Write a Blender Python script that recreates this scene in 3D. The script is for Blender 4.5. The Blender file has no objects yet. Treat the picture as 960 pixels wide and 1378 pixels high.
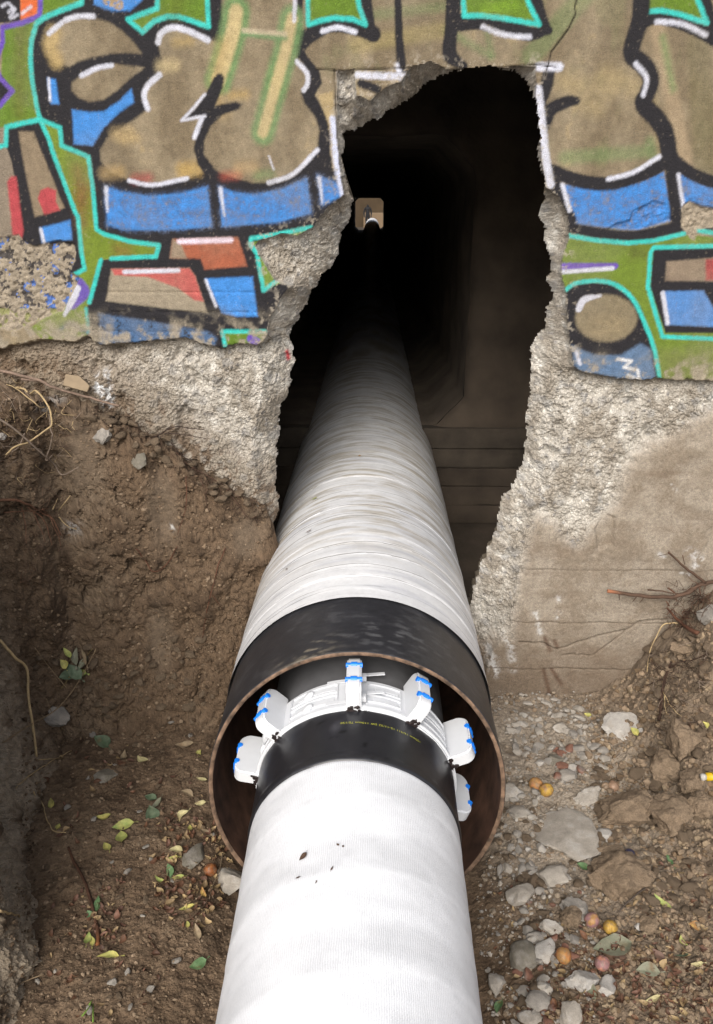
import bpy, bmesh, math, random
import numpy as np
from mathutils import Vector, Matrix
from mathutils.bvhtree import BVHTree

S = bpy.context.scene
COL = S.collection
rng = np.random.default_rng(7)
random.seed(7)

# ------------------------------------------------------------------ camera, sky, sun, exposure
CAM = np.array([0.0, 0.0, 1.86])
PITCH, YAW, FPX = math.radians(21.0877), math.radians(1.098), 1071.0
cam_data = bpy.data.cameras.new('camera')
cam_data.sensor_fit = 'VERTICAL'
cam_data.angle = 2 * math.atan(689.0 / FPX)
cam_data.clip_start, cam_data.clip_end = 0.02, 800
cam = bpy.data.objects.new('camera', cam_data)
COL.objects.link(cam)
cam.location = CAM
cam.rotation_euler = (math.pi / 2 - PITCH, 0, YAW)
S.camera = cam

SUN_EL, SUN_AZ = math.radians(37), math.radians(-168)   # azimuth from +Y clockwise: behind the camera, to the left
world = bpy.data.worlds.new('World')
S.world = world
world.use_nodes = True
wn = world.node_tree.nodes
wl = world.node_tree.links
bg = wn['Background']
sky = wn.new('ShaderNodeTexSky')
sky.sky_type = 'NISHITA'
sky.sun_disc = False
sky.sun_elevation = SUN_EL
sky.sun_rotation = SUN_AZ
sky.dust_density = 4.0
hs = wn.new('ShaderNodeHueSaturation')
hs.inputs['Saturation'].default_value = 0.6           # thin even cloud: hardly any blue in the light
wl.new(sky.outputs[0], hs.inputs['Color'])
wl.new(hs.outputs[0], bg.inputs['Color'])
bg.inputs['Strength'].default_value = 0.115
sun_data = bpy.data.lights.new('sun', 'SUN')
sun_data.energy = 2.4
sun_data.angle = math.radians(44)
sun_data.color = (1.0, 0.965, 0.91)
sun = bpy.data.objects.new('sun', sun_data)
COL.objects.link(sun)
sd_ = Vector((math.sin(SUN_AZ) * math.cos(SUN_EL), math.cos(SUN_AZ) * math.cos(SUN_EL), math.sin(SUN_EL)))
sun.rotation_euler = sd_.to_track_quat('Z', 'Y').to_euler()
S.view_settings.view_transform = 'Standard'
S.view_settings.look = 'None'
S.view_settings.gamma = 1
S.view_settings.use_curve_mapping = False
S.view_settings.exposure = 0.52
S.cycles.max_bounces = 8
S.cycles.diffuse_bounces = 5

# ------------------------------------------------------------------ surveying: photo measurements -> metres on real planes
_fw = np.array([-math.sin(YAW) * math.cos(PITCH), math.cos(YAW) * math.cos(PITCH), -math.sin(PITCH)])
_rt = np.array([math.cos(YAW), math.sin(YAW), 0.0])
_up = np.cross(_rt, _fw)
def ray(px, py):
    return _rt * (px - 480) / FPX + _up * (689 - py) / FPX + _fw
YW = 2.75                                              # the wall's face
def W(px, py, Y=YW):
    d = ray(px, py); q = CAM + d * (Y / d[1]); return (q[0], q[2])
def WL(pts, Y=YW): return np.array([W(a, b, Y) for a, b in pts])
PX = 2.75 / FPX * 1.06                                 # metres on the wall per photo pixel

# ------------------------------------------------------------------ numpy noise
_perm = rng.permutation(256); _perm = np.concatenate([_perm, _perm])
_grad = rng.normal(size=(256, 3)); _grad /= np.linalg.norm(_grad, axis=1)[:, None]
_rnd = rng.random((256, 4))
def perlin(p):
    i = np.floor(p).astype(np.int64); f = p - i; i &= 255
    u = f * f * f * (f * (f * 6 - 15) + 10)
    out = 0.0
    for dx in (0, 1):
        wx = u[:, 0] if dx else 1 - u[:, 0]
        a = _perm[(i[:, 0] + dx) & 255]
        for dy in (0, 1):
            wy = u[:, 1] if dy else 1 - u[:, 1]
            b = _perm[(a + i[:, 1] + dy) & 255]
            for dz in (0, 1):
                wz = u[:, 2] if dz else 1 - u[:, 2]
                g = _grad[_perm[(b + i[:, 2] + dz) & 255]]
                out = out + wx * wy * wz * (g[:, 0] * (f[:, 0] - dx) + g[:, 1] * (f[:, 1] - dy) + g[:, 2] * (f[:, 2] - dz))
    return out * 1.6
def fbm(p, scale, octs=4, gain=0.5, off=0.0):
    q = p * scale + off; a = 1.0; s = 0.0; t = 0.0
    for k in range(octs):
        s = s + a * perlin(q); t += a; a *= gain; q = q * 2.03 + 17.3
    return s / t * 1.5
def worley2(x, y, scale, seed=0):
    """nearest cell: F1, F2 (cell units), id random (N,4), offset vector from the cell point"""
    u = x * scale + seed * 13.7; v = y * scale + seed * 7.1
    iu = np.floor(u).astype(np.int64); iv = np.floor(v).astype(np.int64)
    f1 = np.full(len(u), 9.0); f2 = np.full(len(u), 9.0); idx = np.zeros(len(u), np.int64)
    ox = np.zeros(len(u)); oy = np.zeros(len(u))
    for a in (-1, 0, 1):
        for b in (-1, 0, 1):
            h = _perm[(_perm[(iu + a) & 255] + iv + b + seed * 31) & 255]
            cx = iu + a + _rnd[h, 0]; cy = iv + b + _rnd[h, 1]
            d = np.hypot(u - cx, v - cy)
            n = d < f1
            f2 = np.where(n, f1, np.minimum(f2, d))
            ox = np.where(n, u - cx, ox); oy = np.where(n, v - cy, oy)
            idx = np.where(n, _perm[(h + 57) & 255], idx); f1 = np.where(n, d, f1)
    return f1, f2, _rnd[idx], ox, oy
def facets(x, y, scale, seed=0):
    """broken stone: every cell is a tilted little plane"""
    f1, f2, r, ox, oy = worley2(x, y, scale, seed)
    return (r[:, 2] - .5) * 1.0 + (r[:, 3] - .5) * 1.6 * ox + (r[:, 0] - .5) * 1.6 * oy, f1, f2, r
def sstep(a, b, x):
    t = np.clip((x - a) / (b - a), 0, 1); return t * t * (3 - 2 * t)
def lin(c):
    c = np.array(c, float) / 255.0
    return np.where(c <= .04045, c / 12.92, ((c + .055) / 1.055) ** 2.4)
KA = 0.80
def alb(*c): return lin(c) * KA

# ------------------------------------------------------------------ materials
MATS = {}
def node_mat(name, build):
    m = bpy.data.materials.new(name); m.use_nodes = True
    nt = m.node_tree; b = nt.nodes['Principled BSDF']
    build(nt, nt.nodes, nt.links, b); MATS[name] = m; return m
def attr_mat(name, rough=.92, fine=260, fine_amt=.16, bump=.35, bscale=180, bdist=.004, spec=.3, mid=35, mid_amt=.12):
    """colour from the mesh's own colour layer, broken up with procedural grain, plus fine relief"""
    def b_(nt, N, L, b):
        at = N.new('ShaderNodeAttribute'); at.attribute_name = 'Col'
        tc = N.new('ShaderNodeTexCoord')
        n1 = N.new('ShaderNodeTexNoise'); n1.inputs['Scale'].default_value = fine; n1.inputs['Detail'].default_value = 3
        n2 = N.new('ShaderNodeTexNoise'); n2.inputs['Scale'].default_value = mid; n2.inputs['Detail'].default_value = 4
        for n in (n1, n2): L.new(tc.outputs['Object'], n.inputs['Vector'])
        def rng_(n, amt):
            r = N.new('ShaderNodeMapRange'); r.inputs['From Min'].default_value = .28; r.inputs['From Max'].default_value = .72
            r.inputs['To Min'].default_value = 1 - amt; r.inputs['To Max'].default_value = 1 + amt
            L.new(n.outputs['Fac'], r.inputs['Value']); return r
        r1 = rng_(n1, fine_amt); r2 = rng_(n2, mid_amt)
        mu = N.new('ShaderNodeMath'); mu.operation = 'MULTIPLY'
        L.new(r1.outputs[0], mu.inputs[0]); L.new(r2.outputs[0], mu.inputs[1])
        mx = N.new('ShaderNodeVectorMath'); mx.operation = 'SCALE'
        L.new(at.outputs['Color'], mx.inputs[0]); L.new(mu.outputs[0], mx.inputs['Scale'])
        L.new(mx.outputs[0], b.inputs['Base Color'])
        b.inputs['Roughness'].default_value = rough
        b.inputs['Specular IOR Level'].default_value = spec
        n3 = N.new('ShaderNodeTexNoise'); n3.inputs['Scale'].default_value = bscale; n3.inputs['Detail'].default_value = 5
        n3.inputs['Roughness'].default_value = .65
        L.new(tc.outputs['Object'], n3.inputs['Vector'])
        bp = N.new('ShaderNodeBump'); bp.inputs['Strength'].default_value = bump; bp.inputs['Distance'].default_value = bdist
        L.new(n3.outputs['Fac'], bp.inputs['Height']); L.new(bp.outputs[0], b.inputs['Normal'])
    return node_mat(name, b_)
def plain_mat(name, col, rough=.6, spec=.4, metal=0, var=.12, vscale=40, bump=.1, bscale=120, sss=0, bdist=.002):
    def b_(nt, N, L, b):
        tc = N.new('ShaderNodeTexCoord')
        n1 = N.new('ShaderNodeTexNoise'); n1.inputs['Scale'].default_value = vscale; n1.inputs['Detail'].default_value = 5
        L.new(tc.outputs['Object'], n1.inputs['Vector'])
        r = N.new('ShaderNodeMapRange'); r.inputs['From Min'].default_value = .3; r.inputs['From Max'].default_value = .7
        r.inputs['To Min'].default_value = 1 - var; r.inputs['To Max'].default_value = 1 + var
        L.new(n1.outputs['Fac'], r.inputs['Value'])
        rgb = N.new('ShaderNodeRGB'); rgb.outputs[0].default_value = (*col, 1)
        mx = N.new('ShaderNodeVectorMath'); mx.operation = 'SCALE'
        L.new(rgb.outputs[0], mx.inputs[0]); L.new(r.outputs[0], mx.inputs['Scale']); L.new(mx.outputs[0], b.inputs['Base Color'])
        b.inputs['Roughness'].default_value = rough; b.inputs['Specular IOR Level'].default_value = spec; b.inputs['Metallic'].default_value = metal
        n3 = N.new('ShaderNodeTexNoise'); n3.inputs['Scale'].default_value = bscale; n3.inputs['Detail'].default_value = 4
        L.new(tc.outputs['Object'], n3.inputs['Vector'])
        bp = N.new('ShaderNodeBump'); bp.inputs['Strength'].default_value = bump; bp.inputs['Distance'].default_value = bdist
        L.new(n3.outputs['Fac'], bp.inputs['Height']); L.new(bp.outputs[0], b.inputs['Normal'])
    return node_mat(name, b_)

M_PAINT = attr_mat('sprayed_plaster', rough=.8, fine=300, fine_amt=.24, bump=.9, bscale=190, bdist=.005, mid=45, mid_amt=.16)
M_CONC = attr_mat('broken_concrete', rough=.95, fine=330, fine_amt=.3, bump=.9, bscale=230, bdist=.005, mid=90, mid_amt=.16)
M_SOIL = attr_mat('clay_soil', rough=.97, fine=300, fine_amt=.24, bump=.9, bscale=150, bdist=.007, mid=45, mid_amt=.2)
M_STONE = attr_mat('rubble_stone', rough=.93, fine=380, fine_amt=.14, bump=.6, bscale=230, bdist=.003, mid=70, mid_amt=.12)
M_LEAF = attr_mat('leaf', rough=.6, fine=500, fine_amt=.12, bump=.2, bscale=300, mid=120, mid_amt=.15)
M_ROOT = attr_mat('root_bark', rough=.85, fine=500, fine_amt=.25, bump=.6, bscale=400, bdist=.002, mid=90, mid_amt=.15)
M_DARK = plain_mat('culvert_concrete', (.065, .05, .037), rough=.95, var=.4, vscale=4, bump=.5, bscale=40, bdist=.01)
M_PASSAGE = plain_mat('dark_passage_concrete', (.12, .095, .072), rough=.95, var=.4, vscale=4, bump=.5, bscale=40, bdist=.01)  # even dark brown, a little paler than the chamber walls
M_RUST = plain_mat('rusty_steel', (.075, .038, .024), rough=.8, var=.5, vscale=18, bump=.5, bscale=90)
M_RIM = plain_mat('cut_steel_edge', (.135, .085, .055), rough=.7, var=.7, vscale=45, bump=.6, bscale=160)
M_FBE = plain_mat('grey_pipe_coating', (.11, .11, .115), rough=.55, var=.12, vscale=25, bump=.15, bscale=200)
M_PLAST = plain_mat('white_plastic', (.60, .615, .64), rough=.38, spec=.5, var=.03, vscale=30, bump=.05, bscale=60)
M_BLUE = plain_mat('blue_plastic', (.012, .19, .75), rough=.4, spec=.5, var=.1, vscale=60, bump=.05)
M_TAR = plain_mat('tar_smear', (.018, .012, .012), rough=.45, var=.4, vscale=120, bump=.8, bscale=200)
M_YEL = plain_mat('yellow_print', (.42, .42, .05), rough=.6, var=.3, vscale=300, bump=0)

# ------------------------------------------------------------------ mesh helpers
def mesh_np(name, V, F, col=None, uv=None, smooth=True):
    """V (n,3); F (m,4) or (m,3) int array, or list of such arrays"""
    V = np.asarray(V, np.float32)
    Fs = F if isinstance(F, list) else [F]
    Fs = [np.asarray(f, np.int32) for f in Fs if len(f)]
    me = bpy.data.meshes.new(name)
    nl = sum(f.size for f in Fs); nf = sum(len(f) for f in Fs)
    me.vertices.add(len(V)); me.vertices.foreach_set('co', V.ravel())
    me.loops.add(nl); me.loops.foreach_set('vertex_index', np.concatenate([f.ravel() for f in Fs]))
    me.polygons.add(nf)
    tot = np.concatenate([np.full(len(f), f.shape[1], np.int32) for f in Fs])
    st = np.concatenate([[0], np.cumsum(tot)[:-1]]).astype(np.int32)
    me.polygons.foreach_set('loop_start', st)
    try: me.polygons.foreach_set('loop_total', tot)
    except Exception: pass
    me.polygons.foreach_set('use_smooth', np.full(nf, smooth))
    if col is not None:
        a = me.attributes.new('Col', 'FLOAT_COLOR', 'POINT')
        c4 = np.ones((len(V), 4), np.float32); c4[:, :3] = np.clip(col, 0, 1)
        a.data.foreach_set('color', c4.ravel())
    if uv is not None:
        u = me.uv_layers.new(name='UVMap')
        li = np.concatenate([f.ravel() for f in Fs])
        u.data.foreach_set('uv', np.asarray(uv, np.float32)[li].ravel())
    me.update(calc_edges=True); me.validate()
    return me
def link(name, me, mat=None, parent=None, **props):
    o = bpy.data.objects.new(name, me); COL.objects.link(o)
    if mat is not None and me is not None and not me.materials: me.materials.append(mat)
    if parent is not None: o.parent = parent
    for k, v in props.items(): o[k] = v
    return o
def thing(name, label, cat, group=None, loc=(0, 0, 0)):
    o = bpy.data.objects.new(name, None); COL.objects.link(o); o.location = loc
    o.empty_display_size = .1
    o['label'] = label; o['category'] = cat
    if group: o['group'] = group
    return o
def grid_faces(nu, nv, keep=None):
    i = np.arange(nu * nv).reshape(nu, nv)
    F = np.stack([i[:-1, :-1], i[1:, :-1], i[1:, 1:], i[:-1, 1:]], -1).reshape(-1, 4)
    return F if keep is None else F[keep.reshape(-1)]
def compact(V, F, *att):
    used = np.zeros(len(V), bool); used[F.ravel()] = True
    m = np.cumsum(used) - 1
    return [V[used], m[F]] + [a[used] for a in att]
def bm_obj(name, bm, mat, parent=None, smooth=True, **props):
    me = bpy.data.meshes.new(name); bm.to_mesh(me); bm.free()
    me.polygons.foreach_set('use_smooth', np.full(len(me.polygons), smooth))
    return link(name, me, mat, parent, **props)
def box_bm(x0, x1, y0, y1, z0, z1, bevel=0, segs=2):
    bm = bmesh.new(); bmesh.ops.create_cube(bm, size=1)
    for v in bm.verts:
        v.co = Vector((x0 + (v.co.x + .5) * (x1 - x0), y0 + (v.co.y + .5) * (y1 - y0), z0 + (v.co.z + .5) * (z1 - z0)))
    if bevel: bmesh.ops.bevel(bm, geom=bm.edges[:], offset=bevel, segments=segs, affect='EDGES', profile=.6)
    return bm

# ------------------------------------------------------------------ polygon tools (metres)
def psd(x, z, poly):
    """signed distance, negative inside"""
    d2 = np.full(len(x), 1e9); ins = np.zeros(len(x), bool); n = len(poly)
    for k in range(n):
        ax, az = poly[k]; bx, bz = poly[(k + 1) % n]
        ex, ez = bx - ax, bz - az; L = ex * ex + ez * ez + 1e-12
        t = np.clip(((x - ax) * ex + (z - az) * ez) / L, 0, 1)
        d2 = np.minimum(d2, (x - ax - t * ex) ** 2 + (z - az - t * ez) ** 2)
        c = (az > z) != (bz > z)
        if ez != 0: ins ^= c & (x < ax + (z - az) * ex / ez)
    d = np.sqrt(d2); return np.where(ins, -d, d)
def lsd(x, z, line, w=None):
    """distance to an open polyline; w = half width at each point (distance minus width)"""
    best = np.full(len(x), 1e9)
    for k in range(len(line) - 1):
        ax, az = line[k]; bx, bz = line[k + 1]
        ex, ez = bx - ax, bz - az; L = ex * ex + ez * ez + 1e-12
        t = np.clip(((x - ax) * ex + (z - az) * ez) / L, 0, 1)
        d = np.hypot(x - ax - t * ex, z - az - t * ez)
        if w is not None: d = d - (w[k] + t * (w[k + 1] - w[k]))
        best = np.minimum(best, d)
    return best
def smooth_line(p, n=6):
    p = np.asarray(p, float)
    if len(p) < 3: return p
    q = np.vstack([2 * p[0] - p[1], p, 2 * p[-1] - p[-2]]); out = []
    for k in range(1, len(q) - 2):
        for t in np.arange(n) / n:
            out.append(.5 * (2 * q[k] + (q[k + 1] - q[k - 1]) * t + (2 * q[k - 1] - 5 * q[k] + 4 * q[k + 1] - q[k + 2]) * t * t
                             + (3 * q[k] - q[k - 1] - 3 * q[k + 1] + q[k + 2]) * t ** 3))
    out.append(p[-1]); return np.array(out)

# ================================================================== THE WALL
# outline of the hole (edge of the dark), measured at the back of the broken edge
HOLE = [(463, 183), (485, 170), (508, 160), (537, 144), (562, 126), (578, 110), (597, 105), (618, 101), (661, 98), (682, 103), (703, 107),
        (706, 122), (712, 144), (716, 172), (716, 197), (718, 222), (726, 264), (728, 292), (733, 328), (738, 353), (733, 377), (741, 392),
        (735, 414), (731, 441), (713, 473), (715, 506), (709, 558), (707, 611), (691, 648), (675, 672), (668, 709), (654, 749), (638, 790),
        (628, 830), (600, 900), (400, 900), (372, 760), (368, 705), (378, 676), (372, 652), (374, 603), (376, 570), (378, 546), (390, 530), (392, 501),
        (398, 489), (390, 461), (394, 441), (410, 416), (420, 392), (438, 370), (455, 342), (457, 324), (473, 292), (477, 268), (471, 250),
        (466, 229), (463, 211), (466, 192)]
# outline of the break in the painted face
BREAK = [(452, 96), (480, 92), (520, 96), (556, 88), (580, 82), (600, 92), (640, 93), (722, 87), (722, 130), (733, 250), (752, 264), (765, 290), (766, 320),
         (757, 350), (757, 375), (763, 395), (765, 440), (771, 490), (775, 502), (766, 530), (760, 575), (748, 620), (738, 660), (716, 702),
         (706, 742), (697, 790), (690, 850), (665, 880), (640, 960), (380, 960), (345, 720), (345, 660), (338, 610), (344, 560), (352, 520), (348, 470),
         (358, 452), (362, 430), (376, 402), (390, 386), (371, 380), (352, 350), (342, 330), (350, 322), (378, 314), (400, 316), (420, 306), (440, 280), (463, 262),
         (458, 240), (453, 186)]
ISLAND = [(478, 90), (552, 90), (541, 110), (520, 116), (497, 135), (480, 127)]     # a flake of plaster still holding on
ROUGH_R = [(768, 496), (800, 505), (850, 512), (890, 511), (960, 513), (1300, 520), (1300, 555), (960, 558), (905, 588), (862, 616), (843, 640), (833, 685), (802, 712),
           (780, 738), (765, 730), (745, 708), (722, 700), (712, 725), (700, 790), (690, 860), (560, 900), (560, 500)]
ROUGH_L = [(-400, 475), (0, 470), (30, 462), (60, 458), (100, 462), (118, 452), (132, 466), (180, 462), (215, 458), (250, 456), (280, 466), (300, 470), (325, 462), (345, 466), (357, 458),
           (430, 440), (430, 900), (-400, 900)]
CHIP_L = [(-60, 318), (0, 320), (25, 316), (36, 326), (45, 333), (60, 328), (75, 322), (90, 325), (103, 328), (101, 350), (95, 366), (108, 374), (99, 392), (85, 418), (50, 432), (20, 446), (0, 442), (-60, 440)]
CHIP_R = [(917, 281), (921, 276), (928, 271), (942, 276), (960, 280), (1020, 285), (1020, 300), (960, 306), (940, 309), (936, 325), (930, 322), (925, 314), (917, 306)]
BLIST = [(815, 310), (830, 300), (848, 296), (851, 284), (868, 276), (880, 270), (897, 275), (905, 296), (870, 308)]
wHOLE = WL(HOLE, YW + .12); wBREAK = WL(BREAK); wISL = WL(ISLAND); wRR = WL(ROUGH_R); wRL = WL(ROUGH_L)
wCL = WL(CHIP_L); wCR = WL(CHIP_R); wBL = WL(BLIST)
CAS_X, CAS_Z, CAS_R = -.0332, .396, .40

# soil line against the wall on the left: (x, z)
SOIL_X = np.array([-3.0, -1.5, -1.3, -1.15, -.97, -.85, -.72, -.62, -.53, -.44, -.36, -.30, -.2, 0])
SOIL_Z = np.array([1.5, 1.40, 1.33, 1.27, 1.19, 1.13, 1.06, .98, .90, .84, .79, .62, .3, .2])
def soil_top(x): return np.interp(x, SOIL_X, SOIL_Z)

h = .0036
gx = np.concatenate([np.arange(-4.5, -1.5, .04), np.arange(-1.5, 1.42, h), np.arange(1.42, 4.6, .04)])
gz = np.concatenate([np.arange(-.2, .0, .02), np.arange(0, 2.50, h), np.arange(2.50, 3.9, .03)])
GX, GZ = np.meshgrid(gx, gz, indexing='ij')
nu, nv = GX.shape
x = GX.ravel(); z = GZ.ravel()
# cull what is buried or wide open before any heavy work
need = ~((x < -.28) & (z < soil_top(x) - .25))
d_hole = np.full(len(x), 1.0)
idx = np.flatnonzero(need)
xs, zs = x[idx], z[idx]
P3 = np.stack([xs, np.zeros_like(xs), zs], -1)
n25 = fbm(P3, 26, 4); n90 = fbm(P3, 95, 3, off=5.); n8 = fbm(P3, 7, 4, off=9.)
fc1, w1a, w1b, r1 = facets(xs + .006 * n90, zs + .006 * n25, 26, 1)
fc2, w2a, w2b, r2 = facets(xs + .003 * n25, zs + .003 * n90, 75, 2)
sd_h = psd(xs, zs, wHOLE) + .009 * n25 + .0025 * n90 + .006 * fc1 * .6
circ = np.hypot(xs - CAS_X, zs - CAS_Z) - .428
sd_h = np.minimum(sd_h, circ)
sd_b = psd(xs, zs, wBREAK) + .004 * n25 + .002 * n90
sd_i = psd(xs, zs, wISL) + .003 * n25
sd_b = np.maximum(sd_b, -sd_i)
sd_rr = psd(xs, zs, wRR) + .010 * n25 + .004 * n90
sd_rl = psd(xs, zs, wRL) + .008 * n25 + .004 * n90
sd_rough = np.minimum(sd_rr, sd_rl)
sd_chip = np.minimum(psd(xs, zs, wCL), psd(xs, zs, wCR)) + .004 * n25 + .003 * n90
sd_bl = psd(xs, zs, wBL) + .002 * n90
# the footing: smooth board-cast concrete, right and below the rough band
ztop_foot = np.interp(xs, [.2, .6, 1.2, 5], [.8, .8, 1.17, 1.17])
foot = sstep(-.16, -.08, sd_rough) * (zs < W(900, 513)[1] - .03) * (xs > .3)
softb = sstep(W(900, 530)[1], W(900, 560)[1], zs) * (xs > .3)
sd_s = sd_rough + .022 * n8 * 1.3 + .02 * n25
rough = sstep(.004, -.006, sd_rough) * (1 - softb) + softb * sstep(.035, -.035, sd_s)
chip = sstep(.003, -.004, sd_chip)
# depths behind the face
d_plaster = .0022 * n8 + .0006 * n90
n240 = rng.normal(size=len(xs))
d_rough = .026 + .009 * n25 + .007 * n90 + .004 * fc1 + .0055 * fc2 + .0011 * n240 + .02 * n8 + .02 * sstep(.3, .55, n8) + .012 * sstep(-.10, .0, sd_rough)
lines = [770, 842, 905]
d_foot = .018 + .006 * n8 + .0012 * n25 + .0009 * n90
for k, py in enumerate(lines):
    zl = W(800, py)[1] + .003 * n8 + (.004 * n25 if k else 0)
    d_foot = d_foot + (.004 if k else .002) * np.exp(-((zs - zl) / .003) ** 2) + .002 * (zs < zl) * 1.0
# cracks in the footing
def crackline(pts, wd, amp):
    return amp * np.exp(-(np.maximum(lsd(xs + .005 * n25, zs + .007 * n25, WL(pts)), 0) / wd) ** 2)
CR = [([(700, 868), (735, 870), (750, 880), (775, 870), (800, 862), (850, 850), (862, 840), (900, 837)], .003, .010),
      ([(775, 885), (800, 886), (820, 872), (845, 852)], .0025, .007), ([(760, 886), (775, 884)], .003, .008)]
for c in CR: d_foot = d_foot + crackline(*c)
d_foot = d_foot + .012 * np.exp(-np.maximum(psd(xs, zs, WL([(817, 695), (828, 700), (825, 735), (808, 740), (805, 715)])), 0) ** 2 / .00003)
dd = d_plaster
crack_t = crackline([(778, -20), (775, 20), (765, 40), (741, 72), (736, 100)], .0022, .008)
saw = .006 * np.exp(-(lsd(xs, zs, WL([(425, 93), (452, 95), (480, 94), (560, 91), (640, 93), (722, 87), (748, 90)])) / .002) ** 2)
saw = saw + .006 * np.exp(-(lsd(xs, zs, WL([(450, 94), (452, 140), (454, 186)])) / .002) ** 2)
dd = dd + crack_t + saw
dd = dd + sstep(.002, -.003, sd_bl) * (.006 + .005 * n25 + .004 * fc2)
dd = dd * (1 - chip) + chip * (.008 + .006 * n25 + .004 * n90 + .006 * fc2)
# brick joints faintly showing through the thin paint low on the left
bz = ((zs - W(250, 380)[1]) / (24 * PX)); row = np.floor(bz); bxx = (xs / (60 * PX) + .5 * (row % 2)) + .08 * n25
inbr = sstep(.02, -.02, psd(xs, zs, WL([(140, 375), (345, 375), (360, 445), (135, 455)])))
dd = dd + inbr * .003 * np.maximum(np.exp(-((bz - row - .5) / .06) ** 2), .8 * np.exp(-(((bxx % 1) - .5) / .025) ** 2)) * (n8 > -.4)
dd = dd * (1 - foot) + foot * d_foot
dd = dd * (1 - rough) + rough * d_rough
inb = np.maximum(-sd_b, 0)
t = np.where(inb > 0, np.maximum(sd_h, 0) / (np.maximum(sd_h, 0) + inb + 1e-6), 1.0)
rim = sstep(.0, .004, inb)
rw = np.maximum(sd_h, 0) + inb; nar = sstep(.0, .07, rw); D_in = np.minimum(.135, .03 + 1.3 * rw)
d_rim = dd * t ** .8 + (1 - t ** .8) * D_in + (.003 + .013 * nar) * (1 - t * .3) * (.8 * n25 + .75 * fc1 + .45 * fc2 + .35 * n90) + .0008 * n240 + .016 * sstep(0, .01, inb) * (1 - rough)
dd = dd * (1 - rim) + rim * d_rim
# the lip of the plaster is crisp
yy = YW + dd
V = np.zeros((nu * nv, 3)); V[:, 0] = x; V[:, 1] = YW; V[:, 2] = z
V[idx, 1] = yy
hid = np.ones(nu * nv, bool); hid[idx] = sd_h < 0
keepv = need & ~hid

# ------------------------------------------------------------------ colours: bare concrete
conc_a, conc_b, conc_c = alb(200, 194, 184), alb(164, 155, 142), alb(232, 229, 222)
C = conc_b[None] + (conc_a - conc_b)[None] * sstep(-.5, .4, n8 + .5 * n25)[:, None]
C = C + (conc_c - C) * (sstep(.2, .7, n25 + .5 * n90) * .65)[:, None]
C = C * (1 + .10 * rng.normal(size=len(xs)))[:, None]
stone = (r1[:, 3] > .86) & (w1a < .42)
C[stone] = C[stone] * .6 + alb(150, 150, 150)[None] * .4
st2 = (r2[:, 3] > .93) & (w2a < .45)
C[st2] = C[st2] * .5 + alb(118, 118, 122)[None] * .5
C = C * (1 - .22 * (sstep(.0, -.35, n25) * (w2b - w2a < .12)))[:, None]
# left rough band: browner towards the soil and left
brown = alb(140, 123, 102)
mix = sstep(.30, .0, zs - soil_top(xs)) * (xs < -.3) * .35 + sstep(-.55, -1.15, xs) * (xs < 0) * .5
mix = np.clip(mix + .25 * n8 * (mix > .02), 0, .85)
C = C + (brown - C) * mix[:, None]
smr = sstep(.22, .02, zs - soil_top(xs) + .07 * n8) * (xs < -.3) * sstep(-.15, .25, n25 + .5 * n8 + .25 * n90)
C = C + (alb(116, 97, 78) - C) * (.9 * smr)[:, None]
white_st = np.exp(-np.maximum(psd(xs, zs, WL([(128, 512), (140, 505), (143, 540), (136, 562), (128, 552)])), 0) ** 2 / .0002) * sstep(-.1, .3, n25 + n90 * .5)
C = C + (alb(235, 235, 235) - C) * np.clip(white_st, 0, 1)[:, None]
# rusty dab
dab = np.exp(-(lsd(xs, zs, WL([(382, 480), (384, 490)])) / .006) ** 2)
C = C + (alb(200, 60, 70) - C) * dab[:, None]
# footing colours
Cf = alb(142, 129, 113)[None] + (alb(164, 153, 138) - alb(142, 129, 113))[None] * sstep(-.5, .5, n8 + .4 * n25)[:, None]
Cf = Cf * (1 + .10 * n90)[:, None]
earth = alb(118, 102, 86)
Cf = Cf + (earth - Cf) * (np.clip(sstep(.42, .02, zs + .06 * n8) * .75 + sstep(.25, .6, n8) * .25, 0, 1))[:, None]
for pts, w_ in (([(722, 828), (726, 845), (729, 856)], .010), ([(668, 850), (688, 868), (692, 905)], .014), ([(660, 880), (668, 910)], .02), ([(753, 806), (756, 818), (752, 840)], .008),
                ([(930, 745), (945, 755), (938, 765)], .016), ([(890, 748), (896, 752)], .008), ([(912, 772), (930, 776)], .006), ([(905, 655), (911, 662)], .008)):
    m = np.exp(-(lsd(xs, zs, WL(pts)) / w_) ** 2) * sstep(-.25, .3, n25 + .6 * n90)
    Cf = Cf + (alb(205, 203, 200) - Cf) * (.9 * m)[:, None]
for pts in ([(735, 862), (742, 880)], [(733, 905), (742, 940)], [(748, 866), (752, 875)], [(744, 905), (757, 925)]):
    m = np.exp(-(lsd(xs, zs, WL(pts)) / .009) ** 2); Cf = Cf + (alb(88, 62, 46) - Cf) * (.75 * m)[:, None]
for k, py in enumerate(lines):
    m = np.exp(-((zs - (W(800, py)[1] + .003 * n8 + (.004 * n25 if k else 0))) / .0032) ** 2) * sstep(-.5, .2, n8 + .5 * n25); Cf = Cf + (alb(96, 82, 68) - Cf) * (.4 * m)[:, None]
for c in CR: Cf = Cf + (alb(70, 58, 48) - Cf) * (np.clip(crackline(*c) / c[2], 0, 1) * .45)[:, None]
Cf = Cf + (alb(122, 106, 90) - Cf) * (.5 * sstep(.0, .6, fbm(P3 * np.array([.5, 1, 2.2]), 6, 5, off=61.)))[:, None]
C = C * (1 - foot * (1 - rough))[:, None] + Cf * (foot * (1 - rough))[:, None]
CONC = C.copy()

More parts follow.
